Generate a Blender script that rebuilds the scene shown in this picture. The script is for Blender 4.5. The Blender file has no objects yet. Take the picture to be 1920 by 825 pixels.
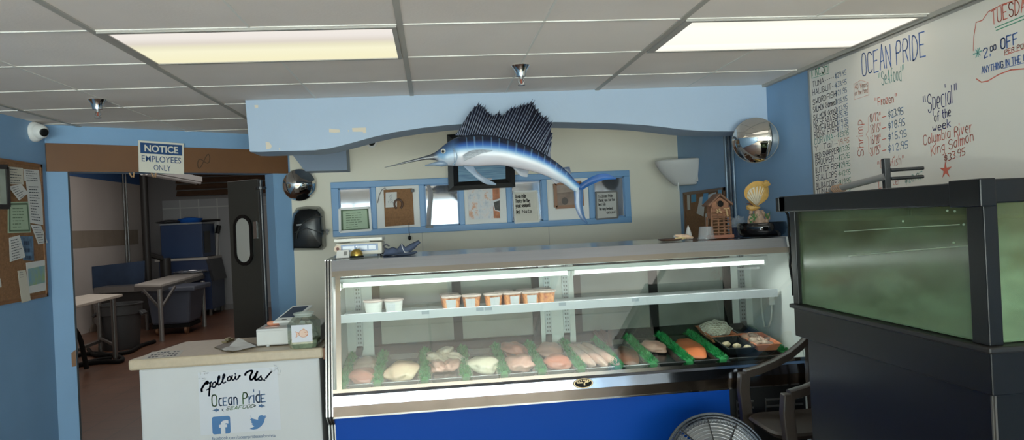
import bpy, bmesh, math, random
from mathutils import Vector, Matrix, noise
C = bpy.context.scene.collection
PI = math.pi
R = math.radians
V = Vector
# ---------------------------------------------------------------- camera (photogrammetry of the ceiling grid)
F, YAW, PIT, ROL, EYE = 1387.4, .10515, .0007, -.0482, 1.60
FW = V((math.sin(YAW)*math.cos(PIT), math.cos(YAW)*math.cos(PIT), math.sin(PIT)))
_r0 = V((math.cos(YAW), -math.sin(YAW), 0)); _u0 = _r0.cross(FW)
RT = _r0*math.cos(ROL)+_u0*math.sin(ROL); UP = -_r0*math.sin(ROL)+_u0*math.cos(ROL)
CP = V((0, 0, EYE))
def ray(x, y): return RT*((x-960)/F)-UP*((y-412.5)/F)+FW
def at_y(x, y, c): d = ray(x, y); return CP+d*(c/d.y)
def at_x(x, y, c): d = ray(x, y); return CP+d*(c/d.x)
def at_z(x, y, c): d = ray(x, y); return CP+d*((c-EYE)/d.z)
def at_pl(x, y, p, n): d = ray(x, y); p = V(p); n = V(n); return CP+d*((p-CP).dot(n)/d.dot(n))
cam = bpy.data.cameras.new('camera'); co = bpy.data.objects.new('camera', cam); C.objects.link(co)
m = Matrix((RT, UP, -FW)).transposed().to_4x4(); m.translation = CP; co.matrix_world = m
cam.sensor_width = 36; cam.lens = F/1920*36; cam.clip_start = .05
bpy.context.scene.camera = co

# ---------------------------------------------------------------- materials
def lin(c):
    return tuple(((v/255+.055)/1.055)**2.4 if v/255 > .04045 else v/255/12.92 for v in c)
MATS = {}
def M(name, col, rough=.5, metal=0, nz=None, bump=None, emit=0, spec=.5, alpha=1, trans=0, stretch=None):
    if name in MATS: return MATS[name]
    mt = bpy.data.materials.new(name); mt.use_nodes = True
    nt = mt.node_tree; b = nt.nodes['Principled BSDF']
    c = lin(col)+(1,)
    b.inputs['Base Color'].default_value = c; b.inputs['Roughness'].default_value = rough
    b.inputs['Metallic'].default_value = metal; b.inputs['Specular IOR Level'].default_value = spec
    b.inputs['Alpha'].default_value = alpha; b.inputs['Transmission Weight'].default_value = trans
    if emit:
        b.inputs['Emission Color'].default_value = c; b.inputs['Emission Strength'].default_value = emit
    if nz or bump:
        tc = nt.nodes.new('ShaderNodeTexCoord'); src = tc.outputs['Object']
        if stretch:
            mp = nt.nodes.new('ShaderNodeMapping'); mp.inputs['Scale'].default_value = stretch
            nt.links.new(src, mp.inputs[0]); src = mp.outputs[0]
    if nz:
        n = nt.nodes.new('ShaderNodeTexNoise'); n.inputs['Scale'].default_value = nz[0]; n.inputs['Detail'].default_value = 6
        nt.links.new(src, n.inputs['Vector'])
        rp = nt.nodes.new('ShaderNodeValToRGB')
        rp.color_ramp.elements[0].position = .32; rp.color_ramp.elements[1].position = .68
        c2 = lin(nz[2])+(1,) if len(nz) > 2 else tuple(v*(1+nz[1]) for v in c[:3])+(1,)
        c1 = c if len(nz) > 2 else tuple(v*(1-nz[1]) for v in c[:3])+(1,)
        rp.color_ramp.elements[0].color = c1; rp.color_ramp.elements[1].color = c2
        nt.links.new(n.outputs['Fac'], rp.inputs['Fac']); nt.links.new(rp.outputs['Color'], b.inputs['Base Color'])
    if bump:
        n2 = nt.nodes.new('ShaderNodeTexNoise'); n2.inputs['Scale'].default_value = bump[0]; n2.inputs['Detail'].default_value = 4
        nt.links.new(src, n2.inputs['Vector'])
        bp = nt.nodes.new('ShaderNodeBump'); bp.inputs['Strength'].default_value = bump[1]; bp.inputs['Distance'].default_value = .01
        nt.links.new(n2.outputs['Fac'], bp.inputs['Height']); nt.links.new(bp.outputs['Normal'], b.inputs['Normal'])
    MATS[name] = mt
    return mt
def glass_mat(name, tint=(240, 248, 245), refl=.08, boost=.5):
    mt = bpy.data.materials.new(name); mt.use_nodes = True; nt = mt.node_tree; nt.nodes.clear()
    o = nt.nodes.new('ShaderNodeOutputMaterial'); mx = nt.nodes.new('ShaderNodeMixShader')
    t = nt.nodes.new('ShaderNodeBsdfTransparent'); t.inputs[0].default_value = lin(tint)+(1,)
    g = nt.nodes.new('ShaderNodeBsdfGlossy'); g.inputs['Roughness'].default_value = .02
    lw = nt.nodes.new('ShaderNodeLayerWeight'); lw.inputs['Blend'].default_value = .35
    mr = nt.nodes.new('ShaderNodeMapRange'); mr.inputs['To Min'].default_value = refl; mr.inputs['To Max'].default_value = boost
    nt.links.new(lw.outputs['Facing'], mr.inputs['Value']); nt.links.new(mr.outputs['Result'], mx.inputs['Fac'])
    nt.links.new(t.outputs[0], mx.inputs[1]); nt.links.new(g.outputs[0], mx.inputs[2]); nt.links.new(mx.outputs[0], o.inputs['Surface'])
    return mt
def vcol_mat(name, rough=.35, spec=.5, nz=None):
    mt = bpy.data.materials.new(name); mt.use_nodes = True; nt = mt.node_tree; b = nt.nodes['Principled BSDF']
    a = nt.nodes.new('ShaderNodeVertexColor'); a.layer_name = 'col'
    nt.links.new(a.outputs['Color'], b.inputs['Base Color']); b.inputs['Roughness'].default_value = rough
    b.inputs['Specular IOR Level'].default_value = spec
    return mt
def emit_mat(name, col, s):
    mt = bpy.data.materials.new(name); mt.use_nodes = True; nt = mt.node_tree; nt.nodes.clear()
    o = nt.nodes.new('ShaderNodeOutputMaterial'); e = nt.nodes.new('ShaderNodeEmission')
    e.inputs[0].default_value = lin(col)+(1,); e.inputs[1].default_value = s
    nt.links.new(e.outputs[0], o.inputs['Surface']); return mt

# ---------------------------------------------------------------- mesh builder
class MB:
    def __init__(s): s.bm = bmesh.new(); s.mi = 0
    def _f(s, vs):
        try: f = s.bm.faces.new(vs); f.material_index = s.mi; return f
        except ValueError: return None
    def poly(s, pts): return s._f([s.bm.verts.new(V(p)) for p in pts])
    def box(s, x0, x1, y0, y1, z0, z1, mt=None):
        P = [V((x, y, z)) for z in (z0, z1) for y in (y0, y1) for x in (x0, x1)]
        if mt: P = [mt @ p for p in P]
        v = [s.bm.verts.new(p) for p in P]
        for q in ((0, 2, 3, 1), (4, 5, 7, 6), (0, 1, 5, 4), (2, 6, 7, 3), (0, 4, 6, 2), (1, 3, 7, 5)): s._f([v[i] for i in q])
        return s
    def hexa(s, P):
        v = [s.bm.verts.new(V(p)) for p in P]
        for q in ((0, 2, 3, 1), (4, 5, 7, 6), (0, 1, 5, 4), (2, 6, 7, 3), (0, 4, 6, 2), (1, 3, 7, 5)): s._f([v[i] for i in q])
        return s
    def bar(s, p0, p1, w, h, up=(0, 0, 1)):
        p0, p1 = V(p0), V(p1); d = (p1-p0).normalized(); u = V(up); r = d.cross(u)
        if r.length < 1e-4: u = V((1, 0, 0)); r = d.cross(u)
        r.normalize(); u = r.cross(d).normalized()
        return s.hexa([p+r*(a*w/2)+u*(b*h/2) for b in (-1, 1) for p in (p0, p1) for a in (-1, 1)])
    def rings(s, rings, cap=True, closed=False):
        vs = [[s.bm.verts.new(V(p)) for p in r] for r in rings]; n = len(vs[0]); k = len(vs)
        for i in range(k if closed else k-1):
            a, b = vs[i], vs[(i+1) % k]
            for j in range(n): s._f([a[j], a[(j+1) % n], b[(j+1) % n], b[j]])
        if cap and not closed: s._f(vs[0][::-1]); s._f(vs[-1])
        return vs
    def tube(s, pts, r, n=8, cap=True, closed=False):
        pts = [V(p) for p in pts]; k = len(pts); rr = []; pu = None
        for i, p in enumerate(pts):
            if closed: d = pts[(i+1) % k]-pts[i-1]
            else: d = pts[min(i+1, k-1)]-pts[max(i-1, 0)]
            d.normalize()
            if pu is None: pu = V((0, 0, 1)) if abs(d.z) < .9 else V((1, 0, 0))
            u = pu-d*pu.dot(d)
            if u.length < 1e-5: u = d.orthogonal()
            u.normalize(); pu = u; w = d.cross(u)
            q = r[i] if isinstance(r, (list, tuple)) else r
            rr.append([p+(u*math.cos(2*PI*j/n)+w*math.sin(2*PI*j/n))*q for j in range(n)])
        s.rings(rr, cap, closed); return s
    def cyl(s, p0, p1, r, r2=None, n=16): return s.tube([p0, p1], [r, r if r2 is None else r2], n)
    def lathe(s, prof, c=(0, 0, 0), n=24, axis=(0, 0, 1), cap=True):
        c = V(c); a = V(axis).normalized(); u = a.orthogonal().normalized(); w = a.cross(u)
        s.rings([[c+a*z+(u*math.cos(2*PI*j/n)+w*math.sin(2*PI*j/n))*max(r, 1e-4) for j in range(n)] for r, z in prof], cap); return s
    def prism(s, pts, off, cap=True):
        a = [V(p) for p in pts]; o = V(off); s.rings([a, [p+o for p in a]], cap); return s
    def blob(s, c, rad, sub=3, nz=0, seed=0, freq=1.5, rot=None, flat=None):
        r = bmesh.ops.create_icosphere(s.bm, subdivisions=sub, radius=1); c = V(c)
        for v in r['verts']:
            p = v.co.copy()
            if nz: p *= 1+nz*noise.noise(p*freq+V((seed*7.3, seed*3.1, seed)))
            if flat is not None and p.z < flat: p.z = flat
            p = V((p.x*rad[0], p.y*rad[1], p.z*rad[2]))
            if rot is not None: p = rot @ p
            v.co = c+p
        for f in {f for v in r['verts'] for f in v.link_faces}: f.material_index = s.mi
        return s
    def ribbon(s, pts, w, n):
        # flat marker stroke lying in a plane with normal n
        pts = [V(p) for p in pts]; n = V(n).normalized()
        for a, b in zip(pts, pts[1:]):
            d = b-a
            if d.length < 1e-6: continue
            d.normalize(); t = n.cross(d)*(w/2); e = d*(w*.4)
            s.poly([a-e-t, b+e-t, b+e+t, a-e+t])
        return s
    def build(s, name, mats, parent=None, origin=None, smooth=None, bevel=0, local=False, solid=0, sub=0, norm=True):
        bm = s.bm
        if norm: bmesh.ops.recalc_face_normals(bm, faces=bm.faces[:])
        o0 = V((0, 0, 0))
        if parent is not None and not local: o0 = root_loc(parent)
        elif origin is not None: o0 = V(origin)
        if o0.length: bmesh.ops.translate(bm, verts=bm.verts[:], vec=-o0)
        me = bpy.data.meshes.new(name); bm.to_mesh(me); bm.free()
        for x in (mats if isinstance(mats, (list, tuple)) else [mats]): me.materials.append(x)
        o = bpy.data.objects.new(name, me); C.objects.link(o)
        if parent is not None: o.parent = parent
        elif origin is not None: o.location = o0
        if smooth is not None:
            for p in me.polygons: p.use_smooth = True
            if smooth < 180: me.set_sharp_from_angle(angle=R(smooth))
        if solid: md = o.modifiers.new('solid', 'SOLIDIFY'); md.thickness = solid; md.offset = 0
        if bevel:
            md = o.modifiers.new('bevel', 'BEVEL'); md.width = bevel; md.segments = 2; md.limit_method = 'ANGLE'; md.angle_limit = R(40)
        if sub: md = o.modifiers.new('sub', 'SUBSURF'); md.levels = sub; md.render_levels = sub
        return o
def root_loc(o):
    while o.parent: o = o.parent
    return V(o.location)
def tag(o, label=None, cat=None, group=None, kind=None):
    if label: o['label'] = label
    if cat: o['category'] = cat
    if group: o['group'] = group
    if kind: o['kind'] = kind
    return o
def thing(name, label, cat, loc, group=None, rz=0, kind=None):
    o = bpy.data.objects.new(name, None); C.objects.link(o); o.location = V(loc); o.rotation_euler = (0, 0, rz)
    o.empty_display_size = .05
    return tag(o, label, cat, group, kind)
def dup(root, loc, label=None, rz=None):
    r = root.copy(); C.objects.link(r); r.location = V(loc)
    if rz is not None: r.rotation_euler = (0, 0, rz)
    if label: r['label'] = label
    for ch in list(root.children):
        c = ch.copy(); C.objects.link(c); c.parent = r
        for g in list(ch.children):
            d = g.copy(); C.objects.link(d); d.parent = c
    return r

# ---------------------------------------------------------------- stroke lettering (x 0-4, baseline y=2, cap 8, x-height 6)
GL = {
'A': '02 28 42;14 34', 'B': '02 08 28 37 36 25 05;25 34 43 33 22 02', 'C': '47 38 18 07 03 12 32 43', 'D': '02 08 28 46 44 22 02', 'E': '48 08 02 42;05 35',
'F': '48 08 02;05 35', 'G': '47 38 18 07 03 12 32 43 45 25', 'H': '02 08;42 48;05 45', 'I': '02 08', 'J': '38 33 22 12 03', 'K': '08 02;48 04;15 42',
'L': '08 02 42', 'M': '02 08 24 48 42', 'N': '02 08 42 48', 'O': '18 07 03 12 32 43 47 38 18', 'P': '02 08 38 47 46 35 05', 'Q': '18 07 03 12 32 43 47 38 18;24 41',
'R': '02 08 38 47 46 35 05;25 42', 'S': '47 38 18 07 06 15 35 44 43 32 12 03', 'T': '08 48;28 22', 'U': '08 03 12 32 43 48', 'V': '08 22 48', 'W': '08 12 26 32 48',
'X': '08 42;02 48', 'Y': '08 25 48;25 22', 'Z': '08 48 02 42',
'a': '36 16 05 03 12 22 34;36 32', 'b': '08 02 22 33 35 26 06', 'c': '36 16 05 03 12 32', 'd': '36 16 05 03 12 32;38 32', 'e': '04 34 35 26 16 05 03 12 32', 'f': '38 28 17 12;05 25',
'g': '36 16 05 04 13 33;36 31 20 00', 'h': '08 02;05 16 26 35 32', 'i': '06 02;08 09', 'j': '26 21 10;28 29', 'k': '08 02;36 04;14 32', 'l': '08 02', 'm': '06 02;05 16 25 22;25 36 45 42',
'n': '06 02;05 16 26 35 32', 'o': '16 05 03 12 22 33 35 26 16', 'p': '06 00;06 26 35 33 22 02', 'q': '36 16 05 03 12 32;36 30', 'r': '06 02;04 16 26', 's': '36 16 05 14 24 33 22 02',
't': '18 13 22 32;06 36', 'u': '06 03 12 22 33;36 32', 'v': '06 12 36', 'w': '06 12 25 32 46', 'x': '06 32;02 36', 'y': '06 13 33;36 31 10', 'z': '06 36 02 32',
'0': '18 07 03 12 32 43 47 38 18', '1': '17 28 22', '2': '07 18 38 47 46 02 42', '3': '08 38 47 46 25 44 43 32 02', '4': '32 38 04 44', '5': '48 08 05 35 44 43 32 02',
'6': '38 17 04 03 12 32 43 44 35 05', '7': '08 48 12', '8': '15 06 07 18 38 47 46 35 15 04 03 12 32 43 44 35', '9': '45 15 06 07 18 38 47 44 32',
'$': '46 37 17 06 15 35 44 33 13 04;29 21', '.': '12 13', '-': '05 35', '"': '18 16;38 36', '!': '28 24;22 23', "'": '28 26', '/': '02 48', '(': '38 16 14 32', ')': '08 26 24 02', '*': '05 45;23 27;13 37;17 33', ',': '13 01', ':': '13 14;16 17', '@': '33 35 15 13 43 47 07 02 42',
}
WD = {'i': 1.9, 'l': 1.9, '.': 2.4, 'I': 2.0, "'": 3, ' ': 3.2, 'j': 3.4, 'm': 5.6, 'M': 5.6, 'W': 5.6, 'w': 5.4, 't': 4.2, 'f': 4, 'r': 3.1, '(': 4, ')': 4}
def stroke_strokes(text, jit=0, seed=1):
    rnd = random.Random(seed); x = 0; out = []
    for ch in text:
        g = GL.get(ch)
        w = WD.get(ch, 4.6 if ch.islower() else 5.6)
        if g:
            dy = rnd.uniform(-jit, jit); sc = 1+rnd.uniform(-jit, jit)*.12
            for st in g.split(';'):
                pts = [(x+int(q[0])+rnd.uniform(-jit, jit)*.35, (int(q[1])-2)*sc+dy*.5+rnd.uniform(-jit, jit)*.35) for q in st.split()]
                # soften corners on long strokes
                if len(pts) > 4:
                    sm = [pts[0]]
                    for a, b in zip(pts, pts[1:]):
                        sm += [(a[0]*.75+b[0]*.25, a[1]*.75+b[1]*.25), (a[0]*.25+b[0]*.75, a[1]*.25+b[1]*.75)]
                    pts = sm+[pts[-1]]
                out.append(pts)
        x += w
    return out, max(x-1.2, .1)
def write(mb, text, p0, p1, up, h, w, n, jit=.35, seed=1, slant=0):
    """stroke text from p0 to p1 (baseline), cap height h along up"""
    st, L = stroke_strokes(text, jit, seed); p0 = V(p0); d = (V(p1)-p0)/L; u = V(up).normalized()*(h/6)
    for s_ in st: mb.ribbon([p0+d*(q[0]+q[1]*slant)+u*q[1] for q in s_], w, n)
FONTC = {}
def font_mesh(text, bold=0):
    k = (text, bold)
    if k not in FONTC:
        cu = bpy.data.curves.new('t', 'FONT'); cu.body = text; cu.size = 1; cu.offset = bold; cu.resolution_u = 4
        ob = bpy.data.objects.new('t', cu); C.objects.link(ob); bpy.context.view_layer.update()
        me = bpy.data.meshes.new_from_object(ob.evaluated_get(bpy.context.evaluated_depsgraph_get()))
        FONTC[k] = ([v.co.copy() for v in me.vertices], [list(p.vertices) for p in me.polygons])
        bpy.data.objects.remove(ob); bpy.data.curves.remove(cu); bpy.data.meshes.remove(me)
    return FONTC[k]
def ftext(mb, text, p0, p1, up, h, bold=0):
    """font text stretched from p0 to p1, cap height h"""
    vs, fs = font_mesh(text, bold); x0 = min(v.x for v in vs); x1 = max(v.x for v in vs)
    p0 = V(p0); d = (V(p1)-p0)/(x1-x0); u = V(up).normalized()*(h/.69)
    nv = [mb.bm.verts.new(p0+d*(v.x-x0)+u*v.y) for v in vs]
    for f in fs: mb._f([nv[i] for i in f])

# ---------------------------------------------------------------- shared materials
BLUE = M('blue_wall_paint', (120, 160, 200), .55, nz=(2.5, .05), bump=(60, .05))
CREAM = M('cream_wall_paint', (224, 217, 197), .6, nz=(1.5, .03))
WHITE = M('white_plastic', (225, 225, 222), .4)
OFFW = M('offwhite_plastic', (205, 200, 186), .45)
BLACK = M('black_plastic', (10, 10, 11), .35, spec=.3)
MBLACK = M('matte_black', (8, 8, 8), .7, spec=.2)
STEEL = M('stainless_steel', (200, 200, 200), .22, 1, nz=(3, .06), stretch=(1, 40, 40))
CHROME = M('chrome', (215, 215, 215), .08, 1)
GREYM = M('grey_metal', (130, 130, 130), .4, .8)
MIRROR = M('convex_mirror', (225, 222, 215), .02, 1)
PAPER = M('paper', (215, 213, 208), .8)
INK = M('dark_ink', (60, 64, 72), .8)
CORK = M('cork', (134, 92, 58), .9, nz=(60, .18), bump=(120, .2))
WOOD = M('oak_wood', (128, 84, 48), .5, nz=(8, .2), stretch=(1, 1, 8))
DKBROWN = M('brown_paint', (104, 66, 36), .5, nz=(2, .1))
GLASS = glass_mat('clear_glass', (238, 246, 243), .07, .55)

# ================================================================ SETTING
XL, XR, YB, YF, H = -2.72, 2.29, 6.70, -3.6, 2.441
def struct(o): o['kind'] = 'structure'; return o
# floor
fm = bpy.data.materials.new('brown_quarry_tile'); fm.use_nodes = True; nt = fm.node_tree; b = nt.nodes['Principled BSDF']
tc = nt.nodes.new('ShaderNodeTexCoord'); br = nt.nodes.new('ShaderNodeTexBrick'); br.offset = 0
br.inputs['Color1'].default_value = lin((112, 76, 58))+(1,); br.inputs['Color2'].default_value = lin((100, 68, 52))+(1,); br.inputs['Mortar'].default_value = lin((84, 62, 50))+(1,)
br.inputs['Scale'].default_value = 1; br.inputs['Brick Width'].default_value = .3; br.inputs['Row Height'].default_value = .3; br.inputs['Mortar Size'].default_value = .008
nz = nt.nodes.new('ShaderNodeTexNoise'); nz.inputs['Scale'].default_value = 3; nz.inputs['Detail'].default_value = 6
mx = nt.nodes.new('ShaderNodeMix'); mx.data_type = 'RGBA'; mx.blend_type = 'MULTIPLY'; mx.inputs[0].default_value = .5
nt.links.new(tc.outputs['Object'], br.inputs['Vector']); nt.links.new(tc.outputs['Object'], nz.inputs['Vector'])
nt.links.new(br.outputs['Color'], mx.inputs[6]); nt.links.new(nz.outputs['Fac'], mx.inputs[7]); nt.links.new(mx.outputs[2], b.inputs['Base Color']); b.inputs['Roughness'].default_value = .35
f = MB(); f.box(-6.3, 2.5, YF-.2, 16.8, -.1, 0); flo = struct(f.build('floor', fm))
f = MB(); f.box(XL, XR, YF, .2, 0, .003); f.build('bounce_floor', M('tan_floor', (196, 168, 142), .4, nz=(1.5, .06)), flo)  # tan floor area behind the camera, added to bounce light upward
# ceiling with tile to tile variation
cm = bpy.data.materials.new('ceiling_tile'); cm.use_nodes = True; nt = cm.node_tree; b = nt.nodes['Principled BSDF']; b.inputs['Roughness'].default_value = .9
tc = nt.nodes.new('ShaderNodeTexCoord'); mp = nt.nodes.new('ShaderNodeMapping'); mp.inputs['Location'].default_value = (.102/.6096, -3.1156/.6096, 0); mp.inputs['Scale'].default_value = (1/.6096, 1/.6096, 0)
fl = nt.nodes.new('ShaderNodeVectorMath'); fl.operation = 'FLOOR'; wn = nt.nodes.new('ShaderNodeTexWhiteNoise'); wn.noise_dimensions = '2D'
nz = nt.nodes.new('ShaderNodeTexNoise'); nz.inputs['Scale'].default_value = 1.4; nz.inputs['Detail'].default_value = 5
ad = nt.nodes.new('ShaderNodeMath'); ad.operation = 'MULTIPLY_ADD'; ad.inputs[1].default_value = .45
rp = nt.nodes.new('ShaderNodeValToRGB'); rp.color_ramp.elements[0].color = lin((219, 206, 196))+(1,); rp.color_ramp.elements[1].color = lin((243, 232, 223))+(1,); rp.color_ramp.elements[0].position = .3; rp.color_ramp.elements[1].position = 1.0
nt.links.new(tc.outputs['Object'], mp.inputs[0]); nt.links.new(mp.outputs[0], fl.inputs[0]); nt.links.new(fl.outputs[0], wn.inputs[0])
nt.links.new(tc.outputs['Object'], nz.inputs[0]); nt.links.new(wn.outputs['Value'], ad.inputs[0]); nt.links.new(nz.outputs['Fac'], ad.inputs[2]); nt.links.new(ad.outputs[0], rp.inputs[0]); nt.links.new(rp.outputs[0], b.inputs['Base Color'])
n3 = nt.nodes.new('ShaderNodeTexNoise'); n3.inputs['Scale'].default_value = 90; bp = nt.nodes.new('ShaderNodeBump'); bp.inputs['Strength'].default_value = .15; bp.inputs['Distance'].default_value = .005
nt.links.new(tc.outputs['Object'], n3.inputs[0]); nt.links.new(n3.outputs['Fac'], bp.inputs['Height']); nt.links.new(bp.outputs[0], b.inputs['Normal'])
DD = V((.796, .605, 0)); DN = V((-.605, .796, 0)); DO = V((XL, 5.575, 0)); DLEN = 1.86     # the angled wall with the doorway
def dw(u, z, t=0): p = DO+DD*u+DN*t; return V((p.x, p.y, z))
def wall_y(x): return 5.575+(x-XL)*.605/.796
c = MB(); c.prism([(XL, YF, H), (XR, YF, H), (XR, YB, H), (-1.24, YB, H), (XL, 5.575, H)], (0, 0, .06)); ceil = struct(c.build('ceiling', cm))
TEE = M('ceiling_tee', (168, 162, 152), .6); TEEL = M('ceiling_tee_lit', (226, 222, 214), .6)  # cross tees paler: the light they catch is put into their colour
g = MB(); x = -.102-.6096*4
GX = [-.102+.6096*k for k in range(-4, 4)]; GY = [3.1156+.6096*k for k in range(-11, 7)]
for i, x in enumerate(GX):
    main = (i % 2 == 0); w = .013 if main else .005
    if x < XL+.02: continue
    y1 = 4.82 if x > -1.148 else wall_y(x)
    g.mi = 0 if main else 1
    g.box(x-w, x+w, YF, y1, H-(.006 if main else .003), H+.001)
g.mi = 1
for y in GY:
    x0 = XL if y < 5.575 else XL+(y-5.575)*.796/.605
    x1 = XR if y < 4.8 else -1.15
    if x1 > x0: g.box(x0, x1, y-.006, y+.006, H-.004, H+.001)
g.mi = 0
g.box(XR-.03, XR-.001, YF, 4.82, H-.02, H+.001)
g.build('ceiling_grid', [TEE, TEEL], ceil)
# walls
w = MB(); w.box(XL-.12, XL, YF, 5.575, 0, H); w.poly([(XL-.12, 5.575, 0), (XL, 5.575, 0), (XL-.12, 5.7, 0)]); struct(w.build('wall_left', BLUE))
w = MB(); w.box(XR, XR+.12, YF, YB+.12, 0, H); struct(w.build('wall_right', BLUE))
w = MB(); w.box(-1.262, XR, YB, YB+.12, 0, H); wb_ = struct(w.build('wall_back', CREAM))
s_ = MB()
for px in (792, 1030):
    p = at_y(px, 450, YB); s_.box(p.x-.003, p.x+.003, YB-.002, YB, .3, 1.53)
s_.build('panel_seam', M('cream_seam', (190, 184, 168), .6), wb_)
UL, UR = .132, 1.708
w = MB()
def dbox(mb, u0, u1, z0, z1, t0, t1): mb.hexa([dw(u, z, t) for z in (z0, z1) for t in (t0, t1) for u in (u0, u1)])
dbox(w, 0, UL, 0, 2.107, 0, .14); dbox(w, UR, DLEN, 0, 2.107, 0, .14); dbox(w, 0, DLEN, 2.107, H, 0, .14)
wd = struct(w.build('wall_back_left', BLUE))
ch = MB(); p = dw(UL-.012, .72, -.001)
ch.poly([dw(UL-.03, .70, -.001), dw(UL-.002, .70, -.001), dw(UL-.002, .82, -.001), dw(UL-.03, .80, -.001)])
ch.build('paint_chip', M('chipped_paint', (128, 92, 66), .8), wd)
# storefront wall behind the camera: windows with mullions and glass door
w = MB(); w.box(XL-.12, XR+.12, YF-.12, YF, 0, .75); w.box(XL-.12, XR+.12, YF-.12, YF, 2.2, H)
for a, b_ in ((XL-.12, XL+.15), (-1.0, -.85), (.75, .9), (XR-.15, XR+.12)): w.box(a, b_, YF-.12, YF, .75, 2.2)
struct(w.build('wall_front', CREAM))
for i, (a, b_) in enumerate(((XL+.15, -1.0), (-.85, .75), (.9, XR-.15))):
    t = thing('window_%d' % (i+2), None, None, ((a+b_)/2, YF-.06, .75), kind='structure')
    q = MB()
    for x in (a+.02, (a+b_)/2, b_-.02): q.box(x-.02, x+.02, YF-.09, YF-.03, .75, 2.2)
    for z in (.77, 1.5, 2.18): q.box(a, b_, YF-.09, YF-.03, z-.02, z+.02)
    q.build('window_frame', M('alu_frame', (90, 90, 92), .4, .6), t)
    q = MB(); q.box(a, b_, YF-.062, YF-.058, .75, 2.2); q.build('window_pane', GLASS, t)

# arched beam
arch = [(468, 284.5), (485, 285), (545, 283), (590, 282), (620, 278), (660, 268), (700, 257), (740, 248), (790, 240), (840, 234.5), (900, 230.5), (960, 228.5), (1020, 228.5), (1080, 229.5), (1140, 231), (1200, 234), (1240, 238), (1280, 243), (1320, 246), (1370, 246.5), (1440, 243)]
ap = [at_y(x, y, 4.82) for x, y in arch]
bm_ = MB(); pts = [(-1.148, 4.82, H)]+[(max(p.x, -1.148), 4.82, p.z) for p in ap]+[(XR, 4.82, ap[-1].z), (XR, 4.82, H)]
bm_.prism(pts, (0, .3, 0)); beam = struct(bm_.build('trim_1', M('beam_blue_lit', (158, 178, 202), .5, nz=(2, .04), bump=(50, .06)), bevel=.008))  # same paint as the walls, window light put into its colour
pc = MB()
for poly in ([(617, 241), (626, 242), (637, 243), (638, 248), (628, 249), (617, 248)], [(660, 240), (686, 239), (687, 249), (682, 250), (680, 247), (661, 247)], [(498, 266), (505, 267), (510, 274), (507, 279), (499, 280)], [(652, 244), (655, 244), (654, 248)], [(523, 278), (525, 278), (525, 281), (523, 281)], [(477, 197), (484, 197), (484, 202), (478, 202)]):
    pc.poly([at_y(x, y, 4.818) for x, y in poly])
pc.build('paint_chip', M('cream_chip', (214, 200, 178), .8), beam)
# soffit box on the back wall and the small recess beside it
so = MB(); P = [at_y(x, y, 6.45) for x, y in ((542, 282), (648, 262), (651, 319), (572, 321))]
so.prism(P, (0, .245, 0)); struct(so.build('trim_2', M('soffit_blue_grey', (112, 128, 150), .6)))
# ---- doorway
door = thing('door_1', None, None, dw((UL+UR)/2, 0), kind='structure')
q = MB(); dbox(q, -.0, DLEN-.03, 2.107, 2.308, -.025, 0); q.build('door_header', DKBROWN, door)
gr = MB(); p0 = dw(1.06, 2.20, -.027); gr.ribbon([dw(1.10+.05*math.cos(a), 2.20+.035*math.sin(2*a)+.03*math.cos(a), -.027) for a in [k*.3 for k in range(22)]], .008, -DN)
gr.build('paint_smudge', M('smudge', (70, 48, 30), .8), door)
for u in (UL, UR-.012):
    q = MB(); dbox(q, u, u+.012, 0, 2.107, -.004, .15); q.build('jamb', M('black_jamb', (22, 24, 28), .5) if u < 1 else BLUE, door)
fe = at_z(429, 341, 2.075); hg = dw(UR-.03, 0, .16)
ld = V((fe.x-hg.x, fe.y-hg.y, 0)); LW = ld.length; ld.normalize(); ln = V((-ld.y, ld.x, 0))
if ln.dot(CP-hg) < 0: ln = -ln
def lf(a, z, t): p = hg+ld*a+ln*t; return V((p.x, p.y, z))
q = MB(); q.hexa([lf(a, z, t) for z in (.02, 2.075) for t in (-.02, .02) for a in (.04, LW)])
leaf = q.build('door_leaf', M('dark_door', (44, 43, 40), .45, nz=(2, .1)), door, bevel=.006)
# window in the leaf located on its plane
def lpx(x, y, t=.022): return at_pl(x, y, lf(0, 0, t), ln)
wc = [lpx(456.5, 409), lpx(456.5, 492)]
aw = (lpx(444, 450)-lf(0, 0, .022)).dot(ld), (lpx(470, 450)-lf(0, 0, .022)).dot(ld); a0, a1 = max(aw), min(aw)
zt, zb = wc[0].z, wc[1].z
def oval(e, t):
    pts = []; ca = (a0+a1)/2; ra = abs(a0-a1)/2+e; rc = ra
    for k in range(24):
        an = 2*PI*k/24; cx = math.cos(an); sx = math.sin(an)
        zc = zt-ra*1.0+e if sx > 0 else zb+ra*1.0-e
        pts.append(lf(ca+cx*ra, zc+sx*rc, t))
    return pts
q = MB(); q.rings([oval(.03, .02), oval(.03, .034), oval(.0, .034), oval(0, .024)], cap=False); q.build('window_gasket', BLACK, leaf)
q = MB(); q.poly(oval(.002, .026)); q.build('door_window', M('frosted_pane', (168, 166, 160), .25), leaf)
q = MB(); q.cyl(lf(.0, .1, .03), lf(.0, 2.06, .03), .018); q.cyl(lf(0, 1.98, .03), lf(0, 2.0, .03), .05); q.build('hinge_post', M('hinge_dark', (58, 58, 60), .35, .6), leaf)
q = MB(); q.hexa([lf(a, z, t) for z in (1.55, 1.70) for t in (.02, .03) for a in (.075, .115)]); q.build('latch_plate', STEEL, leaf)

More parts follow.
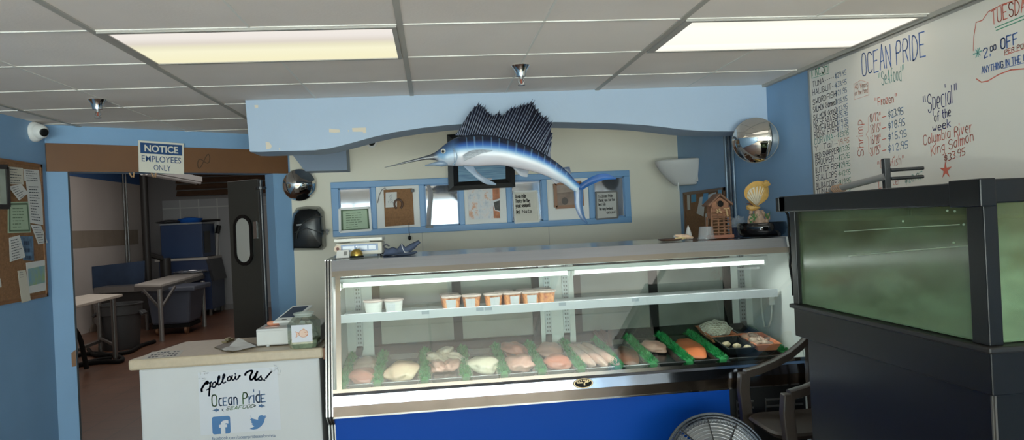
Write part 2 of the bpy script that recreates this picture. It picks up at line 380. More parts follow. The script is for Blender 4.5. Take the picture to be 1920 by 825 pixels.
# ---- the kitchen beyond
KX, KY = -6.1, 16.35
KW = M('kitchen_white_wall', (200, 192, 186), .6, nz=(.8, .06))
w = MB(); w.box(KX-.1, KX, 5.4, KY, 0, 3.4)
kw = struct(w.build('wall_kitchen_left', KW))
zb1 = at_x(262, 352, KX+.002).z
b_ = MB(); b_.box(KX, KX+.006, 9, KY, 2.72, 3.4); b_.build('blue_band', M('blue_band', (60, 96, 150), .6), kw)
b_ = MB(); zs0, zs1 = at_x(180, 463, KX).z, at_x(180, 432, KX).z; b_.box(KX, KX+.004, 8, KY-.3, zs0, zs1); b_.build('stain_band', M('stain', (142, 130, 116), .7, nz=(3, .12)), kw)
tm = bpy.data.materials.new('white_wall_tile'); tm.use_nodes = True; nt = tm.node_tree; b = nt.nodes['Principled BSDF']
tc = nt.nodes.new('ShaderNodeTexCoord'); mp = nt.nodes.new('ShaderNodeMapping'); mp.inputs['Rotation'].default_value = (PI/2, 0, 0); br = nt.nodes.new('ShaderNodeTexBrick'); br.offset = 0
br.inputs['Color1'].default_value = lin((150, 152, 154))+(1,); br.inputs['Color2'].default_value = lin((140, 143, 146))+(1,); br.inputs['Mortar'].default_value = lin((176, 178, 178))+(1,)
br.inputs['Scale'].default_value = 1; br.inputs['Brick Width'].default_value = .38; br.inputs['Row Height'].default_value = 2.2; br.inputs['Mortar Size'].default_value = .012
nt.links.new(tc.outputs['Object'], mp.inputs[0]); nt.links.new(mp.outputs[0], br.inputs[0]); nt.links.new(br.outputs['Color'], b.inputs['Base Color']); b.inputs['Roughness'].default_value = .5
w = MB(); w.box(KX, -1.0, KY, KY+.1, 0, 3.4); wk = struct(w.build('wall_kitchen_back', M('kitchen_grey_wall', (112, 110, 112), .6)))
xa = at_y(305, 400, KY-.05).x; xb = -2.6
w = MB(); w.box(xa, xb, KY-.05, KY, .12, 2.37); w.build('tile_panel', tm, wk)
w = MB(); w.box(xa, xb, KY-.06, KY, 0, .12); w.build('baseboard', M('grey_base', (120, 120, 122), .5), wk)
w = MB(); xs = at_y(331, 350, KY-.06).x
for k in range(7): w.hexa([(x, y, z) for z in (2.45+k*.135, 2.56+k*.135) for y, x in ((KY-.12 if z < 2.5+k*.135 else KY-.04, xs), (KY-.12 if z < 2.5+k*.135 else KY-.04, xb), (KY, xs), (KY, xb))])
w.build('wood_slats', M('dark_slats', (74, 52, 36), .7, nz=(4, .25), stretch=(1, 1, 6)), wk)
w = MB(); w.box(-1.1, -1.0, YB+.12, KY, 0, 3.4); struct(w.build('wall_kitchen_right', KW))
w = MB(); w.box(KX, XL-.12, 5.4, 5.5, 0, 3.4); struct(w.build('wall_kitchen_front', KW))
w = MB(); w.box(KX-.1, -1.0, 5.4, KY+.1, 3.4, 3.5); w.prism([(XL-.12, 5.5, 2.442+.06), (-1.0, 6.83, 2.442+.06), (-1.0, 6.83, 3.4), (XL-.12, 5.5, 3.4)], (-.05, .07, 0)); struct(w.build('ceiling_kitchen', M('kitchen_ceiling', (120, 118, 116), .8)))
w = MB(); p = at_y(272, 400, 14.6); w.cyl((p.x, 14.6, 0), (p.x, 14.6, 3.4), .07, n=12); w.cyl((p.x+.22, 14.9, .0), (p.x+.22, 14.9, 1.2), .1, n=12); w.cyl((p.x+.2, 14.8, 1.2), (p.x, 14.6, 1.3), .05, n=8)
tag(w.build('drain_pipe', M('pipe_black', (30, 29, 29), .5), origin=(p.x, 14.6, 0), smooth=40), 'thick black vertical pipe running up the kitchen wall to its ceiling', 'pipe')
w = MB()
for px in (235, 240): p = at_x(px, 430, KX+.03); w.cyl((p.x, p.y, .95), (p.x, p.y, 3.4), .018, n=8)
p = at_x(237, 430, KX+.03)
tag(w.build('wall_conduit', GREYM, origin=(KX+.03, p.y, .95), smooth=40), 'pair of thin grey conduits running up the white kitchen wall', 'conduit')

# ================================================================ CEILING AND WALL THINGS
def light(name, label, x0, x1, y0, y1, mat, group=None):
    t = thing(name, label, 'light', ((x0+x1)/2, (y0+y1)/2, H-.012), group)
    q = MB(); z0, z1 = H-.012, H-.001; e = .035
    q.box(x0, x1, y0, y0+.022, z0, z1); q.box(x0, x1, y1-.022, y1, z0, z1); q.box(x0, x0+e, y0+.022, y1-.022, z0, z1-.001); q.box(x1-.02, x1, y0+.022, y1-.022, z0, z1-.001)
    q.build('frame', M('fixture_frame', (160, 154, 146), .5), t)
    q = MB(); q.poly([(x0+e, y0+.022, H-.008), (x1-.02, y0+.022, H-.008), (x1-.02, y1-.022, H-.008), (x0+e, y1-.022, H-.008)])
    q.build('diffuser', mat, t); return t
def diffuser(name, stops, s):
    mt = bpy.data.materials.new(name); mt.use_nodes = True; nt = mt.node_tree; nt.nodes.clear()
    o = nt.nodes.new('ShaderNodeOutputMaterial'); e = nt.nodes.new('ShaderNodeEmission'); tc = nt.nodes.new('ShaderNodeTexCoord'); sp = nt.nodes.new('ShaderNodeSeparateXYZ'); rp = nt.nodes.new('ShaderNodeValToRGB')
    nt.links.new(tc.outputs['Generated'], sp.inputs[0]); nt.links.new(sp.outputs['Y'], rp.inputs[0]); nt.links.new(rp.outputs[0], e.inputs[0]); nt.links.new(e.outputs[0], o.inputs[0])
    el = rp.color_ramp.elements
    for i, (p, c_) in enumerate(stops):
        if i < 2: el[i].position = p; el[i].color = lin(c_)+(1,)
        else: x_ = el.new(p); x_.color = lin(c_)+(1,)
    e.inputs[1].default_value = s; return mt
LA = diffuser('diffuser_yellow', [(0, (244, 236, 226)), (1, (246, 238, 196)), (.18, (238, 230, 222)), (.33, (220, 210, 196)), (.45, (232, 226, 192)), (.6, (249, 244, 206)), (.9, (247, 240, 196))], .86)
LBm = diffuser('diffuser_white', [(0, (252, 248, 224)), (1, (250, 245, 228)), (.2, (253, 250, 236)), (.5, (250, 246, 232)), (.75, (250, 244, 228)), (.8, (255, 252, 240))], .98)
light('fluorescent_light', 'recessed fluorescent ceiling light with yellowish diffuser, left of the two', -.102-1.2192+.012, -.102-.015, 3.1156+.004, 3.7252-.004, LA, 'recessed ceiling lights')
light('fluorescent_light', 'bright white recessed ceiling light beside the whiteboard wall', -.102+1.2192+.015, XR-.035, 3.1156+.004, 3.7252-.004, LBm, 'recessed ceiling lights')

def sprinkler(px, py, label):
    p = at_z(px, py, H); t = thing('fire_sprinkler', label, 'sprinkler', (p.x, p.y, H), 'ceiling fire sprinklers')
    q = MB(); q.lathe([(.048, 0), (.05, -.004), (.044, -.012), (.034, -.03), (.03, -.045), (.028, -.062), (.022, -.064)], p, 20); q.build('escutcheon', CHROME, t, smooth=50)
    q = MB(); q.cyl(p+V((0, 0, -.06)), p+V((0, 0, -.078)), .014, n=10)
    for a in (0, PI): q.tube([p+V((.012*math.cos(a), .012*math.sin(a), -.075)), p+V((.016*math.cos(a), .016*math.sin(a), -.092)), p+V((.004*math.cos(a), 0, -.108))], .0035, 6)
    q.build('frame_arms', STEEL, t, smooth=50)
    q = MB(); q.cyl(p+V((0, 0, -.078)), p+V((0, 0, -.1)), .004, n=8); q.build('bulb', M('red_bulb', (150, 70, 50), .2), t, smooth=50)
    q = MB(); q.lathe([(.004, -.106), (.02, -.108), (.02, -.111), (.003, -.113)], p, 12); q.build('deflector', STEEL, t)
sprinkler(182, 186, 'chrome fire sprinkler hanging from the ceiling near the security camera')
sprinkler(976, 122, 'chrome fire sprinkler hanging from the ceiling above the mounted sailfish')

# security camera on the corner of the left wall
p = at_x(78, 247, XL+.055)
t = thing('security_camera', 'white dome security camera high in the corner by the doorway', 'camera', (XL, p.y, p.z))
q = MB(); q.lathe([(.068, 0), (.07, .015), (.062, .035), (.05, .04)], (XL, p.y, p.z), 24, (1, -.25, 0)); q.build('base', WHITE, t, smooth=50)
ax = (V((CP.x+1.6, CP.y+2, 1.2))-p).normalized(); cc = V((XL+.05, p.y-.01, p.z))
q = MB(); q.blob(cc, (.052, .052, .052), 3); q.build('ball', WHITE, t, smooth=180)
q = MB(); q.lathe([(.026, .045), (.029, .058), (.022, .062), (.012, .06)], cc, 20, ax); q.build('lens', BLACK, t, smooth=50)

# notice sign on the header
S = [dw(.62, 2.106+.0, -.03)]
def spx(x, y): return at_pl(x, y, dw(0, 0, -.032), DN)
tl, tr, br_, bl = spx(259, 263), spx(344.5, 269), spx(345, 327), spx(260.5, 322.5)
def blend(u, v): return (tl*(1-u)+tr*u)*(1-v)+(bl*(1-u)+br_*u)*v
q = MB(); off = DN*.004
q.prism([tl, tr, br_, bl], off); q.mi = 1; n_ = -DN*.0012
q.poly([blend(u, v)+n_ for u, v in ((.04, .06), (.96, .06), (.96, .40), (.04, .40))]); q.mi = 0
up_ = (tl-bl).normalized()
hs = (tl-bl).length
ftext(q, 'NOTICE', blend(.13, .335)+n_*2, blend(.87, .335)+n_*2, up_, hs*.205, .018); q.mi = 1
ftext(q, 'EMPLOYEES', blend(.065, .655)+n_, blend(.935, .655)+n_, up_, hs*.19, .004)
ftext(q, 'ONLY', blend(.32, .92)+n_, blend(.70, .92)+n_, up_, hs*.18, .004)
tag(q.build('notice_sign', [M('sign_white', (226, 220, 204), .4), M('sign_blue', (24, 62, 112), .4)], origin=bl), 'white and blue notice sign reading employees only on the brown header', 'sign')

# convex mirrors
def convex(name, label, c_, r, ax, a_=52):
    ax = V(ax).normalized(); t = thing(name, label, 'mirror', c_, 'convex safety mirrors')
    Rr = r/math.sin(R(a_)); pr = []
    for k in range(13):
        th = R(a_)*(1-k/12); pr.append((Rr*math.sin(th), Rr*math.cos(th)-Rr*math.cos(R(a_))))
    q = MB(); q.lathe(pr, c_, 48, ax); q.build('mirror_dome', MIRROR, t, smooth=60)
    q = MB(); q.lathe([(r*.98, -.012), (r*1.005, -.008), (r*1.005, .001), (r*.995, .002)], c_, 48, ax); q.build('rim', M('mirror_rim', (120, 116, 108), .4), t, smooth=50)
    q = MB(); q.cyl(V(c_)-ax*.012, V(c_)-ax*.07, .02); q.build('bracket', BLACK, t); return t
p = at_y(1416, 263, 4.66); convex('convex_mirror', 'large round convex mirror at the right end of the blue beam', p, 43.5*4.7/F, (-.62, -1, -.12), 36)
q = None
p = at_y(561, 347, 6.58); convex('convex_mirror', 'small round convex mirror above the black towel dispenser', p, 29*6.6/F, (.25, -1, -.1))

# paper towel dispenser
t = thing('paper_towel_dispenser', 'black plastic paper towel dispenser on the cream wall', 'dispenser', at_y(580, 470, YB))
P = [at_y(x, y, YB-.001) for x, y in ((549, 470), (547, 425), (549, 400), (556, 389), (575, 386), (600, 387), (608, 396), (611, 430), (612, 462), (606, 469))]
F2 = [at_y(x, y, YB-.2) for x, y in ((549, 468), (548, 425), (551, 404), (560, 393), (580, 390), (596, 391), (602, 400), (605, 430), (606, 462), (600, 468))]
cx = sum((p for p in F2), V())/len(F2)
q = MB(); q.rings([P, [a*.25+b*.75 for a, b in zip(P, F2)], [(b*.93+cx*.07)+V((0, -.02, 0)) for b in F2], [(b*.6+cx*.4)+V((0, -.034, .0)) for b in F2], [(b*.25+cx*.75)+V((0, -.042, 0)) for b in F2]]); body = q.build('cover', M('smoked_black', (14, 15, 17), .24, spec=.22), t, smooth=45, bevel=.008)
q = MB()
arc = [at_y(556+44*(1-math.cos(a)), 448-42*math.sin(a), YB-.240) for a in [R(x) for x in range(0, 100, 8)]]
q.tube(arc, .005, 6); q.tube([at_y(x, y, YB-.242) for x, y in ((553, 436), (575, 428), (603, 436))], .004, 6); q.build('raised_ridge', M('smoked_ridge', (18, 19, 21), .5, spec=.2), t, smooth=60)
q = MB(); q.bar(at_y(610, 432, YB-.1), at_y(617, 433, YB-.1), .02, .02); q.bar(at_y(613, 430, YB-.1), at_y(613, 440, YB-.1), .012, .012); q.build('feed_lever', BLACK, t)
q = MB(); q.bar(at_y(556, 422, YB-.238), at_y(567, 421, YB-.238), .006, .012); q.build('emblem', M('emblem_grey', (120, 122, 128), .4), t)

# small black dome camera under the arch
p = at_y(697, 268, YB-.01); t = thing('recessed_camera', 'small black recessed wall camera under the arch, white ring', 'camera', p)
q = MB(); q.lathe([(.042, 0), (.045, .01), (.036, .016)], p, 24, (0, -1, 0)); q.build('ring', WHITE, t, smooth=50)
q = MB(); q.blob(p+V((0, -.01, .004)), (.034, .03, .034), 2); q.build('lens_dome', BLACK, t, smooth=180)

# -------------------------------------------------- the row of windows on the back wall
WY = 6.665
win = thing('window_1', None, None, at_y(900, 440, WY), kind='structure')
wx0, wx1 = at_y(622, 390, WY).x, at_y(1182, 370, WY).x; wz1 = 2.012; wz0 = 1.529
panes = [(636, 697), (706, 787), (797, 861), (871, 950), (959, 1017), (1027, 1105), (1114, 1172)]
px_ = [(at_y(a, 390, WY).x, at_y(b, 390, WY).x) for a, b in panes]
q = MB(); q.box(wx0, wx1, WY-.012, YB, wz1-.055, wz1); q.box(wx0, wx1, WY-.012, YB, wz0, wz0+.055)
xs = [wx0]+[v for p in px_ for v in p]+[wx1]
for a, b in zip(xs[0::2], xs[1::2]): q.box(a, b, WY-.012, YB, wz0+.055, wz1-.055)
q.build('window_frame', M('frame_blue', (96, 146, 196), .45), win, bevel=.004)
q = MB()
for i, (a, b) in enumerate(px_):
    if i % 2 == 0:
        for z in (wz0+.055, wz1-.067): q.box(a, b, WY-.004, YB, z, z+.012)
        q.box(a, a+.012, WY-.004, YB, wz0+.055, wz1-.055); q.box(b-.012, b, WY-.004, YB, wz0+.055, wz1-.055)
q.build('window_moulding', M('frame_blue_dark', (82, 128, 178), .45), win)
wg = bpy.data.materials.new('window_glass'); wg.use_nodes = True; b = wg.node_tree.nodes['Principled BSDF']; b.inputs['Base Color'].default_value = lin((112, 114, 120))+(1,); b.inputs['Roughness'].default_value = .05; b.inputs['Metallic'].default_value = .75
for i, (a, b) in enumerate(px_):
    q = MB(); q.box(a, b, YB-.02, YB-.012, wz0+.05, wz1-.05)
    if i % 2 == 0: q.build('window_pane', wg, win)
    else: q.build('white_panel', M('panel_white', (222, 220, 214), .5), win)
def flat(name, label, cat, quad, Y, mats, th=.006, frame=0, draw=None, group=None):
    P = [at_y(x, y, Y) for x, y in quad]
    q = MB(); q.mi = 0; q.prism(P, (0, th, 0))
    def bl_(u, v): return (P[0]*(1-u)+P[1]*u)*(1-v)+(P[3]*(1-u)+P[2]*u)*v+V((0, -.0015, 0))
    if frame:
        t = thing(name, label, cat, P[3], group)
        q.build('picture', mats[1:], t) if not draw else None
        if draw: draw(q, bl_); q.build('picture', mats[1:], t)
        fr = MB()
        for a, b in ((0, 1), (1, 2), (2, 3), (3, 0)): fr.bar(P[a]+V((0, -.006, 0)), P[b]+V((0, -.006, 0)), .02 if frame < 1 else frame/1000, frame if frame < 1 else .014, up=(0, 0, 1) if a % 2 == 0 else (1, 0, 0))
        fr.build('frame', mats[0], t); return t
    if draw: draw(q, bl_)
    return tag(q.build(name, mats, origin=P[3]), label, cat, group)
def lines_draw(n, seed, u0=.12, u1=.88, v0=.12, v1=.9, th=.35, mi=1):
    rnd = random.Random(seed)
    def f(q, bl_):
        q.mi = mi
        for k in range(n):
            v = v0+(v1-v0)*k/max(n-1, 1); u = u0; e = u0+(u1-u0)*rnd.uniform(.55, 1)
            while u < e:
                w = rnd.uniform(.06, .18); h = (v1-v0)/n*th
                q.poly([bl_(u, v), bl_(min(u+w, e), v), bl_(min(u+w, e), v+h), bl_(u, v+h)]); u += w+.025
    return f
GREENP = M('certificate_green', (170, 192, 160), .7); GINK = M('green_ink', (84, 104, 80), .8)
def cert(q, bl_):
    q.mi = 1
    for a, b in (((.04, .04), (.96, .10)), ((.04, .90), (.96, .96)), ((.04, .04), (.1, .96)), ((.90, .04), (.96, .96))):
        q.poly([bl_(a[0], a[1]), bl_(b[0], a[1]), bl_(b[0], b[1]), bl_(a[0], b[1])])
    lines_draw(7, 5, .2, .8, .2, .8, .3, 1)(q, bl_)
flat('certificate', 'green certificate in a thin white frame in the leftmost wall window', 'certificate', [(637, 392), (693, 389), (696, 431), (638, 435)], 6.655, [WHITE, GREENP, GINK], .005, .02, cert)
# cork panel with note and horseshoe
flat('pinboard', 'brown cork pinboard hung on the white panel, second bay of the wall window', 'panel', [(719, 356), (773, 353), (777, 421), (722, 425)], 6.66, [CORK], .012)
def letter(q, bl_):
    pass
def notewrite(lines, seed, h=.012, w=.0022):
    def f(q, bl_):
        q.mi = 1
        for k, (s, u0, u1, v) in enumerate(lines):
            a, b = bl_(u0, v), bl_(u1, v); write(q, s, a, b, (0, 0, 1), h, w, (0, -1, 0), .5, seed+k)
    return f
flat('paper_note', 'white handwritten note pinned on the brown cork panel', 'note', [(723, 361), (744, 360), (744, 388), (723, 389)], 6.645, [PAPER, M('pencil', (120, 120, 128), .8)], .003, 0, notewrite([('25', .3, .6, .3), ('30', .35, .6, .5), ('175', .2, .7, .72)], 3, .018))
p = at_y(747, 383, 6.635); q = MB(); q.tube([p+V((.035*math.cos(a), 0, .042*math.sin(a))) for a in [R(x) for x in range(-60, 241, 15)]], .009, 8)
tag(q.build('horseshoe', M('rusty_iron', (84, 58, 44), .7, nz=(30, .2)), origin=p, smooth=60), 'rusty horseshoe hanging on the brown cork panel', 'horseshoe')
q = MB(); q.tube([at_y(x, y, 6.64) for x, y in ((767, 418), (767, 432), (768, 441))], .003, 6); q.blob(at_y(768, 446, 6.64), (.014, .012, .022), 2)
tag(q.build('hanging_weight', BLACK, origin=at_y(768, 446, 6.64), smooth=60), 'small black weight on a string below the cork panel', 'weight')
q = MB(); q.tube([at_y(x, y, 6.645) for x, y in ((708, 381), (711, 366), (716, 356), (722, 352), (724, 356))], .003, 6)
tag(q.build('string_loop', M('grey_string', (120, 112, 104), .8), origin=at_y(720, 355, 6.645), smooth=60), 'grey string looped over the left edge of the cork panel', 'string')
p = at_y(774, 357, 6.64); q = MB(); q.box(p.x-.016, p.x+.012, p.y-.01, p.y+.006, p.z-.016, p.z+.014)
tag(q.build('binder_clip', BLACK, origin=p, bevel=.003), 'small black binder clip on the top right corner of cork panel', 'clip')
# curved grey blade ornament
t = thing('curved_blade_ornament', 'tall curved grey blade ornament in the third bay of the wall window', 'ornament', at_y(806, 426, 6.63))
Lp = [(800, 347), (803, 360), (803, 375), (801, 390), (800, 405), (800, 424)]; Rp = [(806, 347), (812, 358), (812, 372), (810, 390), (809, 405), (808, 424)]
q = MB(); q.rings([[at_y(a[0], a[1], 6.635), at_y((a[0]+b[0])/2, a[1], 6.622), at_y(b[0], b[1], 6.635), at_y((a[0]+b[0])/2, a[1], 6.648)] for a, b in zip(Lp, Rp)]); q.build('blade', M('blade_grey', (150, 148, 150), .4, nz=(20, .12)), t, smooth=60)
q = MB(); a = at_y(798, 426, 6.63); b = at_y(812, 425, 6.63); q.box(a.x, b.x, 6.6, 6.65, a.z-.008, a.z+.014); q.build('foot', BLACK, t)
# chart
chm = bpy.data.materials.new('coast_chart'); chm.use_nodes = True; nt = chm.node_tree; b = nt.nodes['Principled BSDF']; b.inputs['Roughness'].default_value = .7
tc = nt.nodes.new('ShaderNodeTexCoord'); n1 = nt.nodes.new('ShaderNodeTexNoise'); n1.inputs['Scale'].default_value = 4; n1.inputs['Detail'].default_value = 9; n1.inputs['Roughness'].default_value = .7
rp = nt.nodes.new('ShaderNodeValToRGB'); el = rp.color_ramp.elements; el[0].position = .3; el[0].color = lin((150, 165, 185))+(1,); el[1].position = .75; el[1].color = lin((205, 128, 84))+(1,)
for p_, c_ in ((.44, (216, 216, 218)), (.52, (226, 222, 220)), (.6, (222, 172, 144))): x_ = el.new(p_); x_.color = lin(c_)+(1,)
nt.links.new(tc.outputs['Generated'], n1.inputs[0]); nt.links.new(n1.outputs['Fac'], rp.inputs[0]); nt.links.new(rp.outputs[0], b.inputs['Base Color'])
def chart(q, bl_):
    q.mi = 1
    q.poly([bl_(.78, .0), bl_(1, .0), bl_(1, .45), bl_(.78, .5)]); q.mi = 2; q.poly([bl_(.80, .55), bl_(1, .5), bl_(1, .8), bl_(.84, .76)])
    q.mi = 1; q.poly([bl_(.78, .62), bl_(.83, .78), bl_(.98, .82), bl_(1, 1), bl_(.79, .99)])
flat('coast_chart', 'orange and white coastline chart on the white panel under black framed picture', 'chart', [(876, 345), (936, 342), (938, 409), (880, 412)], 6.66, [chm, M('chart_orange', (186, 112, 76), .7, nz=(25, .3)), M('chart_dark', (70, 66, 62), .7, nz=(30, .4))], .004, 0, chart)
PEN = M('black_pen', (70, 66, 64), .8)
flat('framed_letter', 'framed handwritten thank you letter in the window right of the coast chart', 'letter', [(963, 360), (1006, 358), (1011, 415), (966, 418)], 6.655, [M('thin_pale_frame', (206, 204, 196), .4), M('letter_paper', (206, 200, 186), .7), PEN], .005, .014,
     notewrite([('Ocean Pride', .06, .52, .2), ('Thanks for the', .06, .66, .35), ('great seafood!', .06, .70, .5), ('Best,', .08, .25, .7), ('Nate', .32, .72, .70)], 11, .030, .005))
flat('framed_letter', 'framed handwritten letter in the rightmost wall window', 'letter', [(1117, 361), (1156, 359), (1158, 408), (1118, 411)], 6.655, [M('thin_dark_frame', (88, 84, 82), .4), M('letter_grey', (184, 182, 176), .7), PEN], .005, .014,
     notewrite([('To Ocean Pride', .12, .8, .2), ('thank you for the', .12, .9, .35), ('best fish', .12, .45, .5), ('the very freshest', .15, .8, .68), ('around', .5, .9, .82)], 21, .024, .004))
def sea(q, bl_):
    q.mi = 1; q.poly([bl_(0, .0), bl_(1, .0), bl_(1, .35), bl_(0, .4)]); q.mi = 2; pts = [bl_(.35+.12*math.cos(a), .75+.16*math.sin(a)) for a in [k*PI/6 for k in range(12)]]; q.poly(pts)
flat('framed_picture', 'wooden framed dusky seascape picture behind the sailfish tail', 'picture', [(1040, 345), (1089, 342), (1092, 386), (1042, 389)], 6.655, [M('picture_wood', (134, 84, 48), .5), M('sea_dusk', (128, 104, 90), .6, nz=(12, .25)), M('sky_dusk', (150, 128, 114), .6, nz=(10, .2)), M('rock_dusk', (84, 74, 68), .7)], .006, .03, sea)
# black framed picture hung in front of the windows
def ocean(q, bl_):
    q.mi = 1; q.poly([bl_(0, 0), bl_(1, 0), bl_(1, .42), bl_(0, .42)])
wv = M('painted_sea', (52, 102, 146), .5, nz=(14, .35, (110, 160, 190)), stretch=(.4, 1, 8))
t = flat('framed_picture', 'black framed sea painting hanging behind the mounted sailfish', 'picture', [(854, 268), (949, 262), (950, 337), (858, 343)], 6.58, [M('black_frame', (24, 22, 21), .35), wv, M('painted_sky', (150, 180, 200), .5)], .01, 0.0001, ocean)
for ch_ in list(t.children):
    if ch_.name.startswith('frame'): bpy.data.objects.remove(ch_)
Q0 = [(838, 253), (962, 246), (966, 351), (841, 358)]; Q1 = [(858, 269), (947, 264), (948, 335), (860, 341)]
q = MB(); O = [at_y(x, y, 6.58) for x, y in Q0]; I = [at_y(x, y, 6.575) for x, y in Q1]; M_ = [a*.5+b*.5+V((0, -.03, 0)) for a, b in zip(O, I)]
q.rings([[o+V((0, .02, 0)) for o in O], [o+V((0, -.02, 0)) for o in O], M_, I], cap=False); q.build('frame', MATS['black_frame'], t)

# ================================================================ MOUNTED SAILFISH
FY = 4.60
def zp(X, Y, y=FY): return at_y(700+.3757*X, 170+.3757*Y, y)
fish = thing('mounted_sailfish', 'large blue mounted sailfish with raised dark sail hanging on the blue beam', 'fish', zp(640, 300))
sec = [((55, 382), (56, 385)), ((100, 370), (101, 376)), ((150, 356), (152, 365)), ((200, 343), (203, 355)), ((250, 329), (255, 346)), ((290, 316), (297, 346)), ((322, 298), (325, 352)), ((352, 272), (356, 372)), ((390, 246), (398, 376)), ((430, 229), (440, 377)), ((500, 219), (508, 378)), ((580, 222), (578, 374)), ((660, 238), (648, 374)), ((740, 263), (722, 388)), ((810, 292), (788, 402)), ((870, 326), (848, 420)), ((925, 365), (898, 442)), ((972, 408), (950, 466)), ((1006, 446), (986, 492)), ((1036, 474), (1014, 508))]
def cr(P, t):
    n = len(P)-1; i = min(int(t*n), n-1); f_ = t*n-i
    a, b, c_, d = P[max(i-1, 0)], P[i], P[i+1], P[min(i+2, n)]
    return tuple(.5*((2*b[k])+(-a[k]+c_[k])*f_+(2*a[k]-5*b[k]+4*c_[k]-d[k])*f_**2+(-a[k]+3*b[k]-3*c_[k]+d[k])*f_**3) for k in range(len(a)))
flatsec = [(a[0], a[1], b_[0], b_[1]) for a, b_ in sec]
NS, NR = 380, 40
q = MB(); col = q.bm.loops.layers.float_color.new('col'); rings_ = []; cols = []
def mixc(a, b, t): t = max(0, min(1, t)); return tuple(x*(1-t)+y*t for x, y in zip(a, b))
def ramp(st, v):
    if v <= st[0][0]: return st[0][1]
    for (p0, c0), (p1, c1) in zip(st, st[1:]):
        if v <= p1: return mixc(c0, c1, (v-p0)/(p1-p0))
    return st[-1][1]
DKN, NAVY, BLU, SKY_, WH, PK = (16, 20, 32), (24, 38, 76), (44, 104, 190), (136, 186, 226), (212, 212, 222), (196, 188, 194)
body_st = [(0, DKN), (.2, (20, 28, 50)), (.3, (28, 72, 150)), (.38, BLU), (.46, SKY_), (.52, (176, 206, 228)), (.6, WH), (.85, (206, 204, 212)), (1, PK)]
head_st = [(0, (34, 48, 74)), (.25, (52, 84, 128)), (.45, (96, 148, 196)), (.65, (130, 166, 196)), (.8, (168, 180, 194)), (1, (160, 162, 172))]
bill_st = [(0, (44, 46, 52)), (.5, (70, 74, 84)), (1, (48, 48, 54))]
tail_st = [(0, (26, 60, 120)), (.3, (70, 130, 190)), (.5, (150, 190, 216)), (.75, (190, 204, 216)), (1, (150, 178, 200))]
for i in range(NS+1):
    s_ = i/NS; x0, y0, x1, y1 = cr(flatsec, s_); a, b = zp(x0, y0), zp(x1, y1); c_ = (a+b)/2; h = (a-b)/2; n_ = s_*19
    th = h.length*(.42 if n_ > 6 else .42+.4*(6-n_)/6)
    rg = []; cl = []
    for j in range(NR):
        an = 2*PI*j/NR
        pr = math.copysign(abs(math.sin(an))**.9, math.sin(an))
        rg.append(c_+h*math.cos(an)+V((0, -th*pr, 0)))
        v = (1-math.cos(an))/2
        if n_ < 5.2: cc_ = ramp(bill_st, v)
        elif n_ < 8.2: cc_ = mixc(ramp(bill_st, v), ramp(head_st, v), (n_-5.2)/1.0) if n_ < 6.2 else ramp(head_st, v)
        elif n_ < 9: cc_ = mixc(ramp(head_st, v), ramp(body_st, v), (n_-8.2)/.8)
        elif n_ < 15: cc_ = ramp(body_st, v)
        else: cc_ = mixc(ramp(body_st, v), ramp(tail_st, v), (n_-15)/3)
        if 9 < n_ < 17 and .08 < v < .5 and (n_*1.9) % 1 < .13: cc_ = mixc(cc_, SKY_, .45)
        if 8.1 < n_ < 8.28 and v > .4: cc_ = mixc(cc_, (90, 110, 130), .6)
        cl.append(lin(cc_)+(1,))
    rings_.append(rg); cols.append(cl)
vs = q.rings(rings_); q.bm.verts.index_update(); vm = {}
for i, r_ in enumerate(vs):
    for j, v in enumerate(r_): vm[v] = cols[i][j]
for f in q.bm.faces:
    for l in f.loops: l[col] = vm[l.vert]
FISHM = vcol_mat('fish_skin', .25, .6); q.build('body', FISHM, fish, smooth=180)
# lower jaw
q = MB(); q.tube([zp(258, 374, FY), zp(300, 366, FY), zp(340, 363, FY-.01), zp(385, 362, FY)], [.003, .010, .02, .012], 12); q.build('lower_jaw', M('jaw_blue', (120, 140, 164), .3), fish, smooth=180)
q = MB(); q.blob(zp(349, 302, FY-.048), (.016, .02, .016), 2); q.build('eye', M('eye_ring', (225, 225, 215), .15), fish, smooth=180)
q = MB(); q.blob(zp(348, 303, FY-.062), (.009, .009, .009), 2); q.build('pupil', BLACK, fish.children[-1] if fish.children else fish, smooth=180)
# gill plate edge
q = MB(); q.tube([zp(x, y, FY-.052) for x, y in ((395, 290), (412, 305), (418, 330), (412, 355), (395, 370))], .003, 6); q.build('gill_edge', M('gill_blue', (150, 178, 204), .3), fish, smooth=180)
# sail
base = [(412, 222), (460, 222), (520, 219), (580, 222), (640, 234), (700, 250), (760, 272), (820, 300), (870, 330), (884, 338)]
tips = [(414, 214), (440, 172), (466, 130), (492, 92), (528, 56), (542, 70), (560, 74), (572, 100), (590, 112), (604, 122), (630, 97), (642, 122), (668, 98), (700, 74), (722, 76), (745, 62), (772, 58), (802, 43), (808, 70), (834, 98), (846, 122), (874, 124), (876, 148), (900, 153), (888, 182), (898, 226), (884, 238), (893, 262), (878, 272), (882, 300), (876, 326)]
NRAY = 46
rays = []
for k in range(NRAY):
    s_ = k/(NRAY-1); b2 = cr(base, s_**1.02); t2 = cr(tips, s_)
    rays.append((zp(*b2), zp(t2[0], t2[1], FY+.03*math.sin(s_*3))))
q = MB()
for k in range(NRAY-1):
    (a, b), (c_, d) = rays[k], rays[k+1]
    n = 6; L1 = [a.lerp(b, i/n) for i in range(n+1)]; L2 = [c_.lerp(d, i/n) for i in range(n+1)]
    mid = [(x+y)/2+V((0, .010, 0)) for x, y in zip(L1, L2)]; mid[-1] = mid[-1].lerp(mid[-2], .45)
    for i in range(n): q.poly([L1[i], L1[i+1], mid[i+1], mid[i]]); q.poly([mid[i], mid[i+1], L2[i+1], L2[i]])
